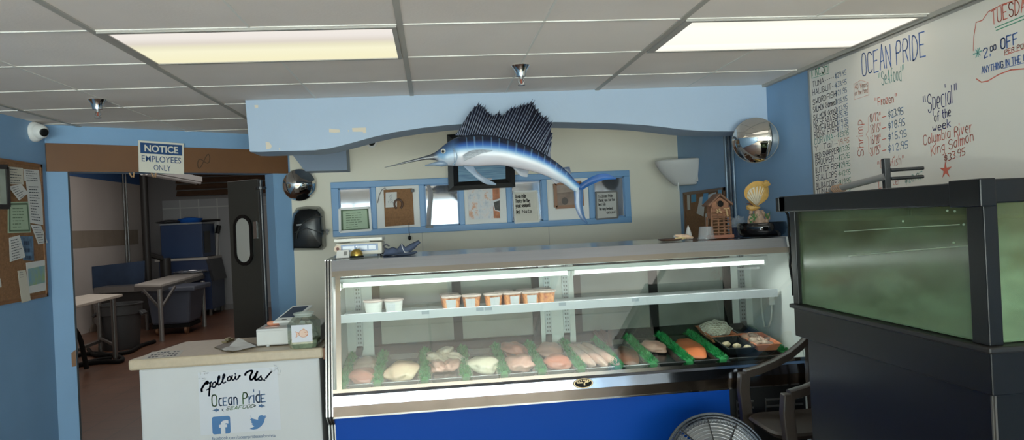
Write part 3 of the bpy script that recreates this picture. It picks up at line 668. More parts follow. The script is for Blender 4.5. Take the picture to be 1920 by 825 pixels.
sm_ = M('sail_membrane', (22, 24, 38), .35, nz=(6, .5)); sail = q.build('sail_fin', sm_, fish, norm=False)
q = MB()
for a, b in rays: q.tube([a, a.lerp(b, .5), b+(b-a).normalized()*.004], [.0042, .003, .0014], 5)
q.build('sail_rays', M('sail_ray', (104, 112, 132), .3), sail, smooth=180)
def fin(name, up_, lo, mat, y, thick=.008, parent=None, bulge=0):
    q = MB(); n = 18; A = [cr(up_, i/n) for i in range(n+1)]; B = [cr(lo, i/n) for i in range(n+1)]
    rg = []
    for i, (a, b) in enumerate(zip(A, B)):
        t_ = max(.0015, thick*(1-.8*i/n)); yy = y-bulge*math.sin(PI*i/n)
        m_ = ((a[0]+b[0])/2, (a[1]+b[1])/2)
        rg.append([zp(a[0], a[1], yy), zp(m_[0], m_[1], yy-t_), zp(b[0], b[1], yy), zp(m_[0], m_[1], yy+t_)])
    q.rings(rg); return q.build(name, mat, parent or fish, smooth=70)
FINB = M('fin_blue_grey', (128, 146, 168), .35, nz=(12, .2)); FING = M('fin_grey', (108, 112, 124), .35, nz=(12, .2))
fin('pectoral_fin', [(500, 380), (520, 404), (556, 432), (592, 436)], [(440, 372), (486, 404), (540, 440), (592, 446)], FING, FY-.0, .008)
fin('pectoral_fin', [(500, 378), (522, 412), (568, 440), (613, 464)], [(445, 372), (492, 416), (552, 462), (612, 472)], FINB, FY-.05, .009, None, .02)
fin('side_fin', [(448, 322), (486, 300), (540, 294), (596, 299)], [(452, 352), (490, 336), (540, 315), (594, 302)], M('side_fin_grey', (140, 148, 158), .4, nz=(60, .4), stretch=(1, 1, 5)), FY-.072, .004)
fin('anal_fin', [(688, 376), (725, 386), (752, 394), (776, 400)], [(690, 380), (712, 402), (738, 426), (768, 431)], FING, FY, .006)
fin('anal_fin', [(878, 428), (898, 436), (918, 446), (936, 456)], [(880, 434), (892, 448), (902, 460), (912, 466)], FING, FY, .006)
fin('rear_dorsal_fin', [(944, 384), (956, 382), (968, 380), (980, 380)], [(952, 396), (966, 406), (978, 412), (988, 415)], M('fin_dark', (40, 56, 84), .35), FY, .006)
TB = M('tail_blue', (36, 86, 160), .25, nz=(5, .35)); 
fin('tail_lobe', [(1018, 476), (1060, 446), (1112, 420), (1164, 414), (1213, 437)], [(1026, 512), (1062, 484), (1106, 462), (1154, 445), (1211, 442)], TB, FY, .016)
fin('tail_lobe', [(1046, 496), (1046, 530), (1046, 578), (1056, 628), (1071, 662)], [(1000, 478), (1002, 525), (1008, 584), (1031, 636), (1067, 664)], M('tail_blue_grey', (64, 100, 148), .25, nz=(5, .35)), FY, .016)
q = MB(); p = zp(600, 270); q.cyl((p.x, FY, p.z), (p.x, 4.822, p.z+.12), .012); q.build('wall_hanger', GREYM, fish)
for i, (a, b) in enumerate(((-1.11, .12), (1.17, 2.25))):
    light('fluorescent_light', 'ceiling light reflected in the '+('left' if i == 0 else 'right')+' half of the case glass', a, b, 1.291, 1.892, LBm if i else LA, 'recessed ceiling lights')

# ================================================================ DISPLAY CASE
CX0, CX1 = -.636, 2.21
PA, PB = V((0, 4.42, 1.415)), V((0, 4.20, .56)); PN = V((0, -(PB-PA).z, (PB-PA).y))
def gp(x, y): return at_pl(x, y, PA, PN)
def gy(z): return 4.42-(1.415-z)*.22/.855
case = thing('display_case', 'long refrigerated seafood display case, slanted glass front, stainless trim and blue base', 'display case', (.79, 4.7, 0))
EP = [(4.27, 0), (4.27, .50), (4.195, .56), (gy(1.415), 1.415), (4.95, 1.425), (5.06, 1.40), (5.06, 0)]
WCASE = M('case_white', (214, 218, 212), .4)
for nm, x0, x1 in (('left', CX0, CX0+.03), ('right', CX1-.03, CX1)):
    q = MB(); q.prism([(x0, y, z) for y, z in EP], (x1-x0, 0, 0)); q.build('end_panel', WCASE if nm == 'right' else M('case_end_black', (20, 20, 22), .3), case)
# black and chrome edging on the left end panel
for k, (dx, mt_) in enumerate(((.000, STEEL), (.0085, BLACK), (.017, STEEL), (.0255, BLACK), (.033, STEEL))):
    q = MB(); x = CX0-.006+dx
    for (y0, z0), (y1, z1) in zip(EP[:4], EP[1:5]): q.bar((x, y0-.003, z0), (x, y1-.003, z1), .007, .012, up=(0, -1, .2))
    q.build('edge_strip', mt_, case)
q = MB(); q.box(CX0+.03, 1.70, 4.255, 4.28, .03, .545); q.build('base_panel', M('royal_blue', (0, 60, 158), .5, spec=.12), case)
q = MB(); q.box(1.70, CX1-.03, 4.27, 4.29, .03, .56); lv = q.build('louver_panel', M('louver_black', (16, 15, 15), .5), case)
for x in (1.75, 1.93, 2.06):
    q = MB()
    for z in (.33, .37, .41, .45): q.bar((x, 4.265, z), (x+.10, 4.265, z), .012, .012, up=(0, .6, 1))
    q.box(x-.005, x, 4.262, 4.27, .32, .46); q.build('louver', M('louver_grey', (70, 68, 66), .4), lv)
q = MB(); q.box(CX0+.05, CX1-.05, 4.36, 5.0, 0, .08); q.build('plinth', MBLACK, case)
q = MB()
prof = [(4.255, .545), (4.197, .552), (4.196, .612), (4.255, .612)]
q = MB(); q.rings([[(x, y, z) for y, z in prof] for x in (CX0+.03, CX1-.005)]); q.build('bumper_trim', M('bumper_floor_tint', (150, 132, 118), .16, 1, nz=(6, .1)), case)  # brown of the reflected floor put into this strip's steel colour
prof = [(4.255, .613), (4.195, .613), (4.205, .668), (4.236, .69), (4.255, .69)]
q = MB(); q.rings([[(x, y, z) for y, z in prof] for x in (CX0+.03, CX1-.005)]); bump = q.build('bumper_trim', M('bumper_steel', (150, 152, 162), .1, 1, nz=(2, .2), stretch=(3, 1, 1)), case)
q = MB(); q.bar((CX0+.03, 4.197, .551), (CX1, 4.197, .551), .008, .008); q.build('trim_strip', CHROME, bump)
# header
q = MB(); hp = [(gy(1.415), 1.415), (gy(1.352), 1.352), (gy(1.352)+.02, 1.352), (gy(1.352)+.06, 1.34), (4.95, 1.40), (5.06, 1.40), (5.06, 1.42)]
q.rings([[(x, y, z) for y, z in hp] for x in (CX0+.03, CX1-.03)]); q.build('top_hood', M('hood_steel', (178, 184, 194), .16, 1, nz=(3, .05), stretch=(1, 30, 30)), case)
q = MB()
def gbar(mb, x0, z0, x1, z1, w, h): mb.bar((x0, gy(z0)-.002, z0), (x1, gy(z1)-.002, z1), w, h, up=(0, -.97, .25))
gbar(q, CX0+.03, 1.336, CX1-.02, 1.336, .034, .014); gbar(q, CX0+.03, .69, CX1-.02, .69, .02, .014)
gbar(q, CX0+.065, 1.336, CX0+.065, .69, .028, .016); gbar(q, CX1-.02, 1.336, CX1-.02, .69, .02, .012)
q.build('glass_frame', M('bright_steel', (176, 170, 160), .14, 1), case)
q = MB(); z0, z1 = .70, 1.325
q.poly([(CX0+.08, gy(z0)+.004, z0), (CX1-.025, gy(z0)+.004, z0), (CX1-.025, gy(z1)+.004, z1), (CX0+.08, gy(z1)+.004, z1)])
q.build('front_glass', glass_mat('case_glass', (236, 246, 241), .125, .65), case)
# badge
t0 = gp(1092, 717); bc = V((t0.x, 4.2, .643))
bu = V((0, .009, .05)).normalized()
q = MB(); q.prism([bc+V((.058*math.cos(a), 0, 0))+bu*(.028*math.sin(a)) for a in [k*PI/14 for k in range(28)]], (0, -.006, .003)); q.mi = 1
b2 = bc+V((0, -.0075, .003))
for k in range(28):
    a, b = k*PI/14, (k+1)*PI/14
    q.poly([b2+V((r_*.058*math.cos(x), 0, 0))+bu*(r_*.028*math.sin(x)) for r_, x in ((.97, a), (.97, b), (.86, b), (.86, a))])
for dx, dz, w, h in ((-.02, .004, .03, .006), (.006, -.004, .008, .016), (.02, .006, .02, .006)): q.poly([b2+V((dx+i*w/2, 0, 0))+bu*(dz+j*h/2) for i, j in ((-1, -1), (1, -1), (1, 1), (-1, 1))])
for k in range(-3, 4): x_ = bc.x+k*.013; q.poly([b2+V((k*.012+i*.003, 0, 0))+bu*(.016-.0006*k*k+j*.004) for i, j in ((-1, -1), (1, -1), (1, 1), (-1, 1))])
q.build('badge', [MBLACK, M('badge_gold', (176, 150, 110), .35, .7)], case)
# liner
for x in (CX0+.03, CX1-.036):
    q = MB(); q.prism([(x, y, z) for y, z in ((4.245, .66), (4.99, .66), (4.99, 1.35), (gy(1.35)+.01, 1.35))], (.006, 0, 0)); q.build('inner_liner', WCASE, case)
dk = lambda y: .695+.114*(y-4.33)
q = MB()
q.prism([(CX0+.035, 4.25, .685-.03), (CX0+.035, 4.25, dk(4.25)-.03), (CX0+.035, 5.0, dk(5.0)-.03), (CX0+.035, 5.0, .64)], (CX1-CX0-.07, 0, 0)); q.build('deck', M('deck_white', (200, 206, 200), .35), case)
DFR = M('door_frame_dark', (17, 15, 15), .5, spec=.15); RP = M('rear_pane', (122, 126, 118), .1, spec=.6, nz=(1.6, .35))
def rear(x0, x1):
    q = MB(); z0, z1 = .737, 1.30; m_ = (x0+x1)/2
    for a, b in ((x0, x0+.05), (m_-.03, m_+.03), (x1-.05, x1)): q.box(a, b, 4.955, 4.985, z0, z1)
    q.box(x0, x1, 4.955, 4.985, z0, z0+.085); q.box(x0, x1, 4.955, 4.985, z1-.04, z1); d_ = q.build('rear_door', DFR, case)
    for a, b, o in ((x0+.05, m_-.03, 0), (m_+.03, x1-.05, .01)):
        q = MB(); q.box(a, b, 4.97+o, 4.975+o, z0+.085, z1-.04); q.build('rear_door_pane', RP, d_)
rear(-.43, .685); rear(.92, 2.03)
q = MB()
for a, b in ((CX0+.03, -.43), (.685, .92), (2.03, CX1-.03)): q.box(a, b, 4.95, 5.0, .72, 1.36)
q.box(CX0+.03, CX1-.03, 4.99, 5.0, .72, .77); q.box(CX0+.03, CX1-.03, 4.96, 5.0, 1.30, 1.36); q.build('rear_wall', WCASE, case)
GRM = M('bracket_grey', (150, 154, 154), .4, .5)
for x in (-.52, .735, .86, 2.10):
    q = MB(); q.mi = 0; q.box(x-.022, x+.022, 4.935, 4.955, .80, 1.33); q.mi = 1
    for k in range(18): q.box(x-.012, x-.004, 4.932, 4.936, .84+k*.027, .852+k*.027); q.box(x+.004, x+.012, 4.932, 4.936, .84+k*.027, .852+k*.027)
    q.mi = 1; q.bar((x, 4.94, .82), (x-.01, 4.90, .765), .04, .02); q.build('shelf_standard', [GRM, M('slot_dark', (70, 70, 72), .5)], case)
q = MB(); q.box(CX0+.05, CX1-.06, 4.52, 4.90, 1.055, 1.063); sh = q.build('shelf', M('shelf_white', (220, 222, 220), .3), case)
q = MB(); q.box(CX0+.05, CX1-.06, 4.505, 4.525, 1.035, 1.085); q.build('shelf_edge', M('shelf_edge', (214, 218, 226), .25), sh)
for x in (-.1, .23, .282, .74, 1.2):
    q = MB(); q.box(x, x+.045, 4.5035, 4.505, 1.06, 1.08); q.build('price_tab', M('tab_grey', (160, 170, 184), .5), sh)
for x in (CX0+.08, .80, 2.10):
    q = MB(); q.bar((x, 4.93, 1.047), (x, 4.54, 1.047), .006, .03); q.build('shelf_bracket', GRM, sh)
q = MB(); q.bar((2.08, 4.93, 1.19), (2.08, 4.62, 1.215), .02, .014); q.build('shelf_arm', M('arm_white', (226, 226, 222), .4), case)
TUBE = emit_mat('tube_glow', (244, 250, 246), 2.2)
for a, b in ((CX0+.08, .80), (.84, 2.06)):
    q = MB(); q.cyl((a, 4.49, 1.262), (b, 4.49, 1.262), .013, n=12); tb_ = q.build('light_tube', TUBE, case, smooth=50)
    q = MB(); q.box(a-.02, b+.02, 4.475, 4.525, 1.276, 1.30)
    for x in (a-.01, b+.01): q.box(x-.012, x+.012, 4.475, 4.505, 1.245, 1.28)
    q.build('tube_holder', M('holder_white', (226, 228, 224), .35), case)
q = MB(); q.tube([(CX1-.05, 4.62, 1.0), (CX1-.055, 4.615, .93), (CX1-.06, 4.62, .87), (CX1-.06, 4.66, .82), (CX1-.06, 4.72, .81), (CX1-.05, 4.76, .86), (CX1-.045, 4.79, .95), (CX1-.04, 4.80, 1.03)], .007, 8); q.build('power_cord', M('cord_white', (214, 216, 208), .4), case, smooth=60)
q = MB(); q.box(CX1-.075, CX1-.035, 4.60, 4.64, .97, 1.03); q.build('plug', WHITE, case, bevel=.005)

# ---------------------------------------------------------------- food in the case
GRASS = M('parsley_green', (20, 140, 66), .55, nz=(30, .35))
def divider_mesh():
    rnd = random.Random(4); q = MB(); L = .60
    q.hexa([(x, y, dk(4.34+y)-dk(4.34)+z) for z in (0, .03) for y in (0, L) for x in (-.022, .022)])
    for k in range(1400):
        y = rnd.uniform(0, L); a = rnd.uniform(0, PI); b = rnd.uniform(-.7, .7); p = V((.028*math.cos(a), y, dk(4.34+y)-dk(4.34)+.012+.036*math.sin(a)))
        d = V((math.cos(a), b*.6, math.sin(a)+.2)).normalized()*rnd.uniform(.012, .024); s = V((rnd.uniform(-1, 1), rnd.uniform(-1, 1), rnd.uniform(-1, 1)))*.004
        q.poly([p-s, p+s, p+d])
    return q
dlab = ['in front of the case left wall', 'between the leftmost pale fillet and the large salmon-white fillet', 'between the salmon-white fillet and the squid pieces', 'between the squid pieces and the white halibut-like fillet', 'between the cream white fillet and the stacked pink fillets', 'between the stacked pink fillets and the coral salmon slabs',
        'between the coral salmon slabs and the long pale fillets', 'between the long pale fillets and the dark tail fish', 'between the dark tail fish and the small pink fillet', 'left of the single bright orange salmon fillet', 'between the orange salmon fillet and the tray of clams', '']
DX = [-.57, -.37, -.097, .145, .370, .592, .830, 1.055, 1.272, 1.495, 1.705]
d0 = None
for i, x in enumerate(DX):
    lb = 'green plastic parsley divider '+dlab[i]
    if d0 is None: d0 = divider_mesh().build('parsley_divider', GRASS, norm=False); d0.location = (x, 4.34, dk(4.34)-.029); tag(d0, lb, 'divider', 'green parsley dividers in the case')
    else: d0_ = d0.copy(); C.objects.link(d0_); d0_.location = (x, 4.34, dk(4.34)-.029); d0_['label'] = lb
d0_ = d0.copy(); C.objects.link(d0_); d0_.location = (2.125, 4.36, dk(4.34)-.029); d0_['label'] = 'green plastic parsley divider along the right wall of the case behind shrimp tray'
def pan(x0, x1, label, mat, name='food_pan', y0=4.335, y1=4.90, h=.03, z=None):
    q = MB(); e = .008; zz = (lambda y: dk(y)-.028) if z is None else (lambda y: dk(y)-.028+z)
    def ring(i, dz): return [(x0+i, y0+i, zz(y0+i)+dz), (x1-i, y0+i, zz(y0+i)+dz), (x1-i, y1-i, zz(y1-i)+dz), (x0+i, y1-i, zz(y1-i)+dz)]
    q.rings([ring(.02, 0), ring(.0, h), ring(-.006, h), ring(-.006, h+.004), ring(.008, h+.004), ring(.024, .005)])
    return tag(q.build(name, mat, origin=((x0+x1)/2, (y0+y1)/2, zz((y0+y1)/2)), bevel=.002), label, 'pan', 'food pans in the case')
PST = M('pan_steel', (170, 176, 176), .2, .9); PBL = M('pan_black', (22, 24, 26), .25)
pl_ = ['leftmost pale fillet', 'large salmon-white fillet', 'squid pieces', 'cream white fillet', 'stacked pink fillets', 'coral salmon slabs', 'long pale fillets', 'dark tail fish', 'small pink fillet', 'bright orange salmon fillet']
for i, (a, b) in enumerate(zip(DX[:-1], DX[1:])):
    pan(a+.03, b-.03, ('steel' if i < 8 else 'black')+' food pan under the '+pl_[i], PST if i < 8 else PBL)
def fmat(n, c, a=.1): return M('fish_'+n, c, .3, nz=(9, a), bump=(18, .25), spec=.6)
FM = {'pale': fmat('pale', (214, 186, 172)), 'salmonwhite': M('fish_salmonwhite', (226, 180, 150), .3, nz=(5, .2, (236, 214, 176))), 'squid': fmat('squid', (232, 212, 188)), 'cream': fmat('cream', (230, 220, 190), .06), 'pink': fmat('pink', (220, 166, 146), .12), 'rose': fmat('rose', (196, 130, 112), .14),
      'coral': fmat('coral', (214, 128, 100), .12), 'long': M('fish_long', (226, 200, 180), .3, nz=(7, .2, (210, 160, 140)), stretch=(3, .7, 1)), 'brown': M('fish_brown', (120, 72, 50), .35, nz=(10, .2, (70, 42, 30))), 'orange': fmat('orange', (222, 112, 62), .1), 'tail': M('fish_tail', (86, 52, 40), .5, nz=(30, .35), stretch=(1, .2, 1))}
def fillet(name, label, kind, x, y, rad, rz=0, z=0, seed=0, nz=.28, group=None, tilt=0):
    c_ = V((x, y, dk(y)-.012+z)); q = MB(); rot = Matrix.Rotation(R(rz), 3, 'Z') @ Matrix.Rotation(R(tilt), 3, 'Y') @ Matrix.Rotation(R(6.5), 3, 'X')
    rad = (rad[0]*.95, rad[1], rad[2]*.74); q.blob(c_+V((0, 0, rad[2]*.5)), rad, 4, nz, seed, 1.6, rot, -.55)
    return tag(q.build(name, FM[kind], origin=c_, smooth=180), label, 'fish', group)
G = 'fish fillets in the display case'
fillet('fish_fillet', 'pale pink fish fillet in the leftmost pan, nearer the glass', 'rose', -.47, 4.50, (.085, .14, .035), 10, 0, 1, group=G)
fillet('fish_fillet', 'pale fish fillet at the back of the leftmost pan', 'pale', -.47, 4.74, (.085, .13, .035), -8, 0, 2, group=G)
fillet('fish_fillet', 'large salmon to white fish fillet in the second pan from left', 'salmonwhite', -.235, 4.52, (.105, .17, .055), -6, 0, 3, .2, group=G)
for k, (x, y, r_, z, s) in enumerate(((-.03, 4.68, 30, .02, 4), (.03, 4.74, -30, .03, 5), (.085, 4.66, 60, .02, 6), (-.02, 4.56, 10, .0, 7), (.07, 4.56, -40, .0, 8))):
    w_ = ['left at the back', 'topmost in the middle', 'right at the back', 'front left, pinkish', 'front right, pinkish'][k]
    fillet('squid_piece', 'cream squid piece in the third pan, '+w_, 'squid' if k < 3 else 'pink', x, y, (.052, .075, .045), r_, z, s, .5, 'squid pieces in the third pan')
fillet('fish_fillet', 'thick cream white fillet with pointed left corner', 'cream', .26, 4.53, (.105, .13, .055), 12, 0, 9, .3, group=G)
fillet('fish_fillet', 'pink fillet at the front of the fifth pan', 'pink', .485, 4.52, (.092, .13, .05), 0, 0, 10, .35, group=G)
fillet('fish_fillet', 'darker rose fillet at the back of the fifth pan', 'rose', .475, 4.76, (.08, .11, .06), 20, .01, 11, .4, group=G)
fillet('fish_fillet', 'coral salmon slab in the sixth pan, front', 'coral', .715, 4.50, (.088, .14, .045), 4, 0, 12, .2, group=G)
fillet('fish_fillet', 'pale pink slab behind the coral slab in the sixth pan', 'pink', .70, 4.72, (.088, .15, .045), -4, .01, 13, .25, group=G)
for k in range(3):
    fillet('fish_fillet', 'long pale fillet in the seventh pan, '+['leftmost', 'middle', 'rightmost'][k]+' of its three', 'long', .875+k*.062, 4.60, (.042, .25, .045), 8+k*3, 0, 14+k, .18, group=G)
fillet('whole_fish_piece', 'dark skinned brown fish piece with frayed tail', 'brown', 1.165, 4.55, (.075, .19, .03), -6, 0, 18, .15)
q = MB(); rnd = random.Random(8)
for k in range(26):
    a = rnd.uniform(-.5, .5); b0 = V((1.10+.02*a, 4.74, dk(4.74)+.01)); e_ = V((1.085+.12*a, 4.90+rnd.uniform(-.03, .02), dk(4.9)+.05+.03*rnd.random())); q.bar(b0, e_, .012, .004)
tag(q.build('fish_tail', FM['tail'], origin=(1.1, 4.76, dk(4.76))), 'frayed dark brown fish tail behind the brown fish piece', 'fish tail')
fillet('fish_fillet', 'small pink fillet alone in a dark pan', 'pink', 1.375, 4.68, (.075, .10, .045), 20, 0, 19, .25, group=G)
fillet('fish_fillet', 'single bright orange salmon fillet', 'orange', 1.60, 4.60, (.082, .22, .035), -4, 0, 20, .15, group=G)
# right hand trays
OT = M('orange_tray', (214, 122, 82), .4); 
pan(1.745, 2.09, 'black lower pan at the right end of the case under the shellfish trays', PBL, 'food_pan', 4.335, 4.90)
def tray(x0, x1, y0, y1, z, label, mat, h=.04):
    q = MB()
    def ring(i, dz): return [(x0+i, y0+i, dk(y0)+z+dz), (x1-i, y0+i, dk(y0)+z+dz), (x1-i, y1-i, dk(y1)+z+dz), (x0+i, y1-i, dk(y1)+z+dz)]
    q.rings([ring(.02, 0), ring(.0, h), ring(-.006, h), ring(-.006, h+.004), ring(.007, h+.004), ring(.024, .005)])
    return tag(q.build('shellfish_tray', mat, origin=((x0+x1)/2, (y0+y1)/2, dk(y0)+z), bevel=.002), label, 'tray', 'shellfish trays at the right end of the case')
tray(1.75, 1.93, 4.64, 4.92, .012, 'orange tray holding the netted clams', OT)
tray(1.95, 2.09, 4.66, 4.92, .012, 'empty black tray in the back right corner of the case', PBL)
tray(1.75, 1.92, 4.36, 4.62, .012, 'black tray with three loose clams', PBL)
tray(1.935, 2.09, 4.37, 4.64, .02, 'orange tray heaped with raw shrimp', OT)
t = thing('clam_net_bag', 'pale net bag full of clams in an orange tray', 'clams', (1.835, 4.78, dk(4.78)+.03))
q = MB(); q.blob((1.835, 4.78, dk(4.78)+.065), (.085, .11, .05), 3, .35, 31, 2.5); q.build('clams', M('clam_grey', (186, 176, 156), .5, nz=(28, .3)), t, smooth=180)
q = MB(); q.blob((1.835, 4.78, dk(4.78)+.067), (.088, .114, .053), 3, .35, 31, 2.5); o = q.build('net', M('net_white', (226, 226, 210), .6), t); md = o.modifiers.new('wire', 'WIREFRAME'); md.thickness = .004
for k, (x, y, a) in enumerate(((1.80, 4.52, .3), (1.85, 4.47, 1.2), (1.90, 4.42, 2))):
    q = MB(); q.blob((x, y, dk(y)+.035), (.03, .025, .018), 3, .2, k, 2, Matrix.Rotation(a, 3, 'Z')); tag(q.build('clam', M('clam_cream', (206, 186, 146), .4, nz=(30, .2)), origin=(x, y, dk(y)+.02), smooth=180), 'cream clam shell in the black tray, '+['farthest', 'middle', 'nearest'][k]+' of the three', 'clam', 'loose clams in the black tray')
SHM = [M('shrimp_grey', (172, 146, 124), .35, nz=(24, .3)), M('shrimp_pink', (200, 150, 124), .35, nz=(24, .25)), M('shrimp_dark', (136, 112, 96), .35, nz=(24, .3))]
rnd = random.Random(12); shrimp0 = None
for k in range(22):
    x, y = rnd.uniform(1.965, 2.06), rnd.uniform(4.41, 4.60); z = dk(y)+.045+.018*rnd.random()
    if k < 3:
        q = MB(); q.tube([V((.032*math.cos(a), .032*math.sin(a), .004*math.sin(a*2))) for a in [R(v) for v in range(-40, 200, 20)]], [.006, .011, .014, .016, .017, .017, .016, .014, .012, .009, .006, .004], 8); o = q.build('raw_shrimp', SHM[k], smooth=180)
        if k == 0: sh3 = []
        sh3.append(o)
    else: o = sh3[k % 3].copy(); C.objects.link(o)
    o.location = (x, y, z); o.rotation_euler = (rnd.uniform(-.5, .5), rnd.uniform(-.5, .5), rnd.uniform(0, 6.28))
    tag(o, 'raw grey-pink shrimp heaped in the orange tray', 'shrimp', 'raw shrimp heaped in the orange tray')

# tubs on the shelf
TUBM = glass_mat('tub_clear', (244, 244, 240), .06, .3)
def tub(px, py, Y, label, white=False, group='deli tubs on the case shelf', lab=True, ang=0):
    p = at_y(px, py, Y); zb = 1.064; t = thing('deli_tub', label, 'tub', (p.x, Y, zb), group)
    c_ = V((p.x, Y, zb)); h = .085
    q = MB(); q.lathe([(.047, .001), (.058, h*.96)], c_, 24); q.build('cup', M('tub_white', (186, 188, 182), .4) if white else M('seafood_mix', (140, 62, 34), .35, nz=(45, .5, (206, 140, 84))), t, smooth=50)
    q = MB(); q.lathe([(.060, h-.008), (.062, h-.004), (.062, h+.003), (.056, h+.004), (.054, h), (.01, h)], c_, 24); q.build('lid', M('lid_clear', (176, 160, 150), .3), t, smooth=50)
    if lab:
        q = MB(); n = 6; vsA = []
        for i in range(n+1):
            a = R(-90+ang+(i/n-.5)*62); vsA.append((V((math.cos(a), math.sin(a), 0)), a))
        for (d1, _), (d2, _) in zip(vsA, vsA[1:]):
            q.poly([c_+d1*.051+V((0, 0, .006)), c_+d2*.051+V((0, 0, .006)), c_+d2*.0595+V((0, 0, .068)), c_+d1*.0595+V((0, 0, .068))])
        q.build('label_sheet', M('tub_label', (168, 172, 174), .6), t, solid=.001)
tub(700, 566, 4.62, 'white deli tub on the case shelf, left one of the white pair', True, lab=False)
tub(738, 566, 4.62, 'white deli tub on the case shelf, right one of the white pair', True, ang=-20)
names = ['leftmost', 'second from left', 'third from left', 'fourth from left', 'fifth from left', 'rightmost']
for i, (px, a) in enumerate(((846, -4), (884, -12), (925, 6), (960, 14), (995, 2), (1024, 40))):
    tub(px, 556, 4.61, 'tub of orange seafood salad in the front row on the case shelf, '+names[i], ang=a, lab=i < 5)
for i, (px, a) in enumerate(((842, 0), (944, 30), (985, 0), (1016, 20))):
    tub(px, 548, 4.75, 'tub of seafood salad in the back row on the case shelf, '+['leftmost', 'second from left', 'third from left', 'rightmost'][i], ang=a, lab=i in (1,))

# ================================================================ THINGS ON TOP OF THE CASE
CT = 1.421
# scale
Y0 = 4.72
def X_(px, y=4.7): return at_y(px, 440, y).x
t = thing('weighing_scale', 'beige electronic weighing scale on the left end of the case top', 'scale', (X_(672), 4.8, CT))
def zz(px, py, y=4.7): return at_y(px, py, y).z
x0, x1 = at_y(630, 470, 4.7).x, at_y(717, 465, 4.7).x
q = MB(); q.hexa([(x, y, z) for z in (CT+.012, CT+.088) for y in (4.68, 4.94) for x in (x0, x1)]); q.build('body', M('scale_beige', (212, 206, 190), .45), t, bevel=.008)
q = MB(); q.box(x0-.006, x1+.004, 4.665, 4.95, CT+.096, CT+.116); q.box(x0+.08, x1-.08, 4.75, 4.86, CT+.08, CT+.1); q.build('weighing_platter', M('platter_beige', (222, 218, 206), .35), t, bevel=.004)
q = MB(); q.box(x0+.035, x1-.025, 4.674, 4.682, CT+.035, CT+.078); q.mi = 1
for a, b in ((.045, .115), (.125, .195), (.203, .262)): q.box(x0+a, min(x0+b, x1-.04), 4.672, 4.676, CT+.042, CT+.068)
q.build('display_panel', [M('panel_blue', (52, 96, 150), .3), M('lcd_pale', (176, 186, 202), .2)], t)
q = MB(); q.cyl((x0+.014, 4.681, CT+.055), (x0+.014, 4.676, CT+.055), .022, n=20); q.mi = 1; q.cyl((x0+.014, 4.677, CT+.055), (x0+.014, 4.675, CT+.055), .010, n=14); q.build('round_sticker', [M('sticker_cream', (222, 196, 172), .6), M('sticker_dark', (110, 60, 50), .6)], t)
q = MB()
for x in (x0+.02, x1-.02):
    for y in (4.70, 4.92): q.cyl((x, y, CT), (x, y, CT+.014), .012, n=10)
q.build('foot', BLACK, t)
# card
q = MB(); P = [at_y(x, y, 4.62) for x, y in ((632, 470), (654, 468), (655, 484), (631, 485))]; P = [V((p.x, 4.60+(p.z-CT)*.35, max(p.z, CT))) for p in P]
q.prism(P, (0, .002, 0)); q.mi = 1
q.poly([P[0]*.4+P[1]*.6-(P[0]-P[3])*.2+V((0, -.001, 0)), P[0]*.1+P[1]*.9-(P[0]-P[3])*.2+V((0, -.001, 0)), P[0]*.1+P[1]*.9-(P[0]-P[3])*.7+V((0, -.001, 0)), P[0]*.4+P[1]*.6-(P[0]-P[3])*.7+V((0, -.001, 0))])
tag(q.build('photo_card', [PAPER, M('photo_dark', (120, 118, 112), .7)], origin=P[3]), 'small white card leaning in front of the scale', 'card')
# bell
p = V((X_(667, 4.58), 4.58, CT)); t = thing('service_bell', 'brass service bell in front of the scale', 'bell', p)
q = MB(); q.lathe([(.042, 0), (.043, .008), (.036, .012)], p, 24); q.build('base', MBLACK, t, smooth=50)
q = MB(); q.lathe([(.038, .012), (.0375, .022), (.033, .036), (.024, .046), (.012, .051), (.002, .052)], p, 24); q.build('bell_dome', M('brass', (206, 168, 78), .25, .9, nz=(30, .15)), t, smooth=60)
q = MB(); q.cyl(p+V((0, 0, .05)), p+V((0, 0, .062)), .003, n=8); q.cyl(p+V((0, 0, .062)), p+V((0, 0, .066)), .006, n=10); q.build('plunger', CHROME, t)
# navy cap
t = thing('cloth_visor', 'crumpled navy blue cloth visor beside the scale on the case top', 'visor', (X_(755), 4.7, CT))
q = MB(); rg = []
top = [(719, 478), (722, 464), (728, 466), (736, 463), (745, 466), (753, 456), (760, 463), (768, 458), (778, 453), (785, 450), (788, 454)]
bot = [(719, 481), (724, 480), (730, 480), (738, 479), (746, 479), (754, 478), (762, 476), (770, 472), (778, 466), (784, 459), (788, 456)]
for (a, b) in zip(top, bot):
    A, B = at_y(a[0], a[1], 4.66), at_y(b[0], b[1], 4.66); h = (A-B)/2; m_ = (A+B)/2; d_ = .05
    rg.append([m_+h*math.cos(k*PI/5)+V((0, -d_*math.sin(k*PI/5), 0)) for k in range(10)])
q.rings(rg); q.build('crown', M('navy_cloth', (58, 68, 92), .9, nz=(20, .25), bump=(30, .4)), t, smooth=70)
q = MB(); q.tube([at_y(x, y, 4.60) for x, y in ((740, 476), (752, 477), (764, 476), (776, 474), (782, 472))], [.004, .008, .010, .010, .006], 8); q.build('brim', M('navy_dark', (44, 52, 72), .9), t, smooth=70)
q = MB(); q.tube([at_y(x, y, 4.605) for x, y in ((753, 458), (755, 466), (759, 473), (768, 473))], .003, 6); q.build('white_piping', M('piping', (190, 192, 200), .7), t)
q = MB(); q.tube([at_y(x, y, 4.62) for x, y in ((722, 466), (719, 461), (724, 458), (730, 462))], .005, 6); q.build('strap', M('strap_dark', (60, 58, 66), .8), t, smooth=60)

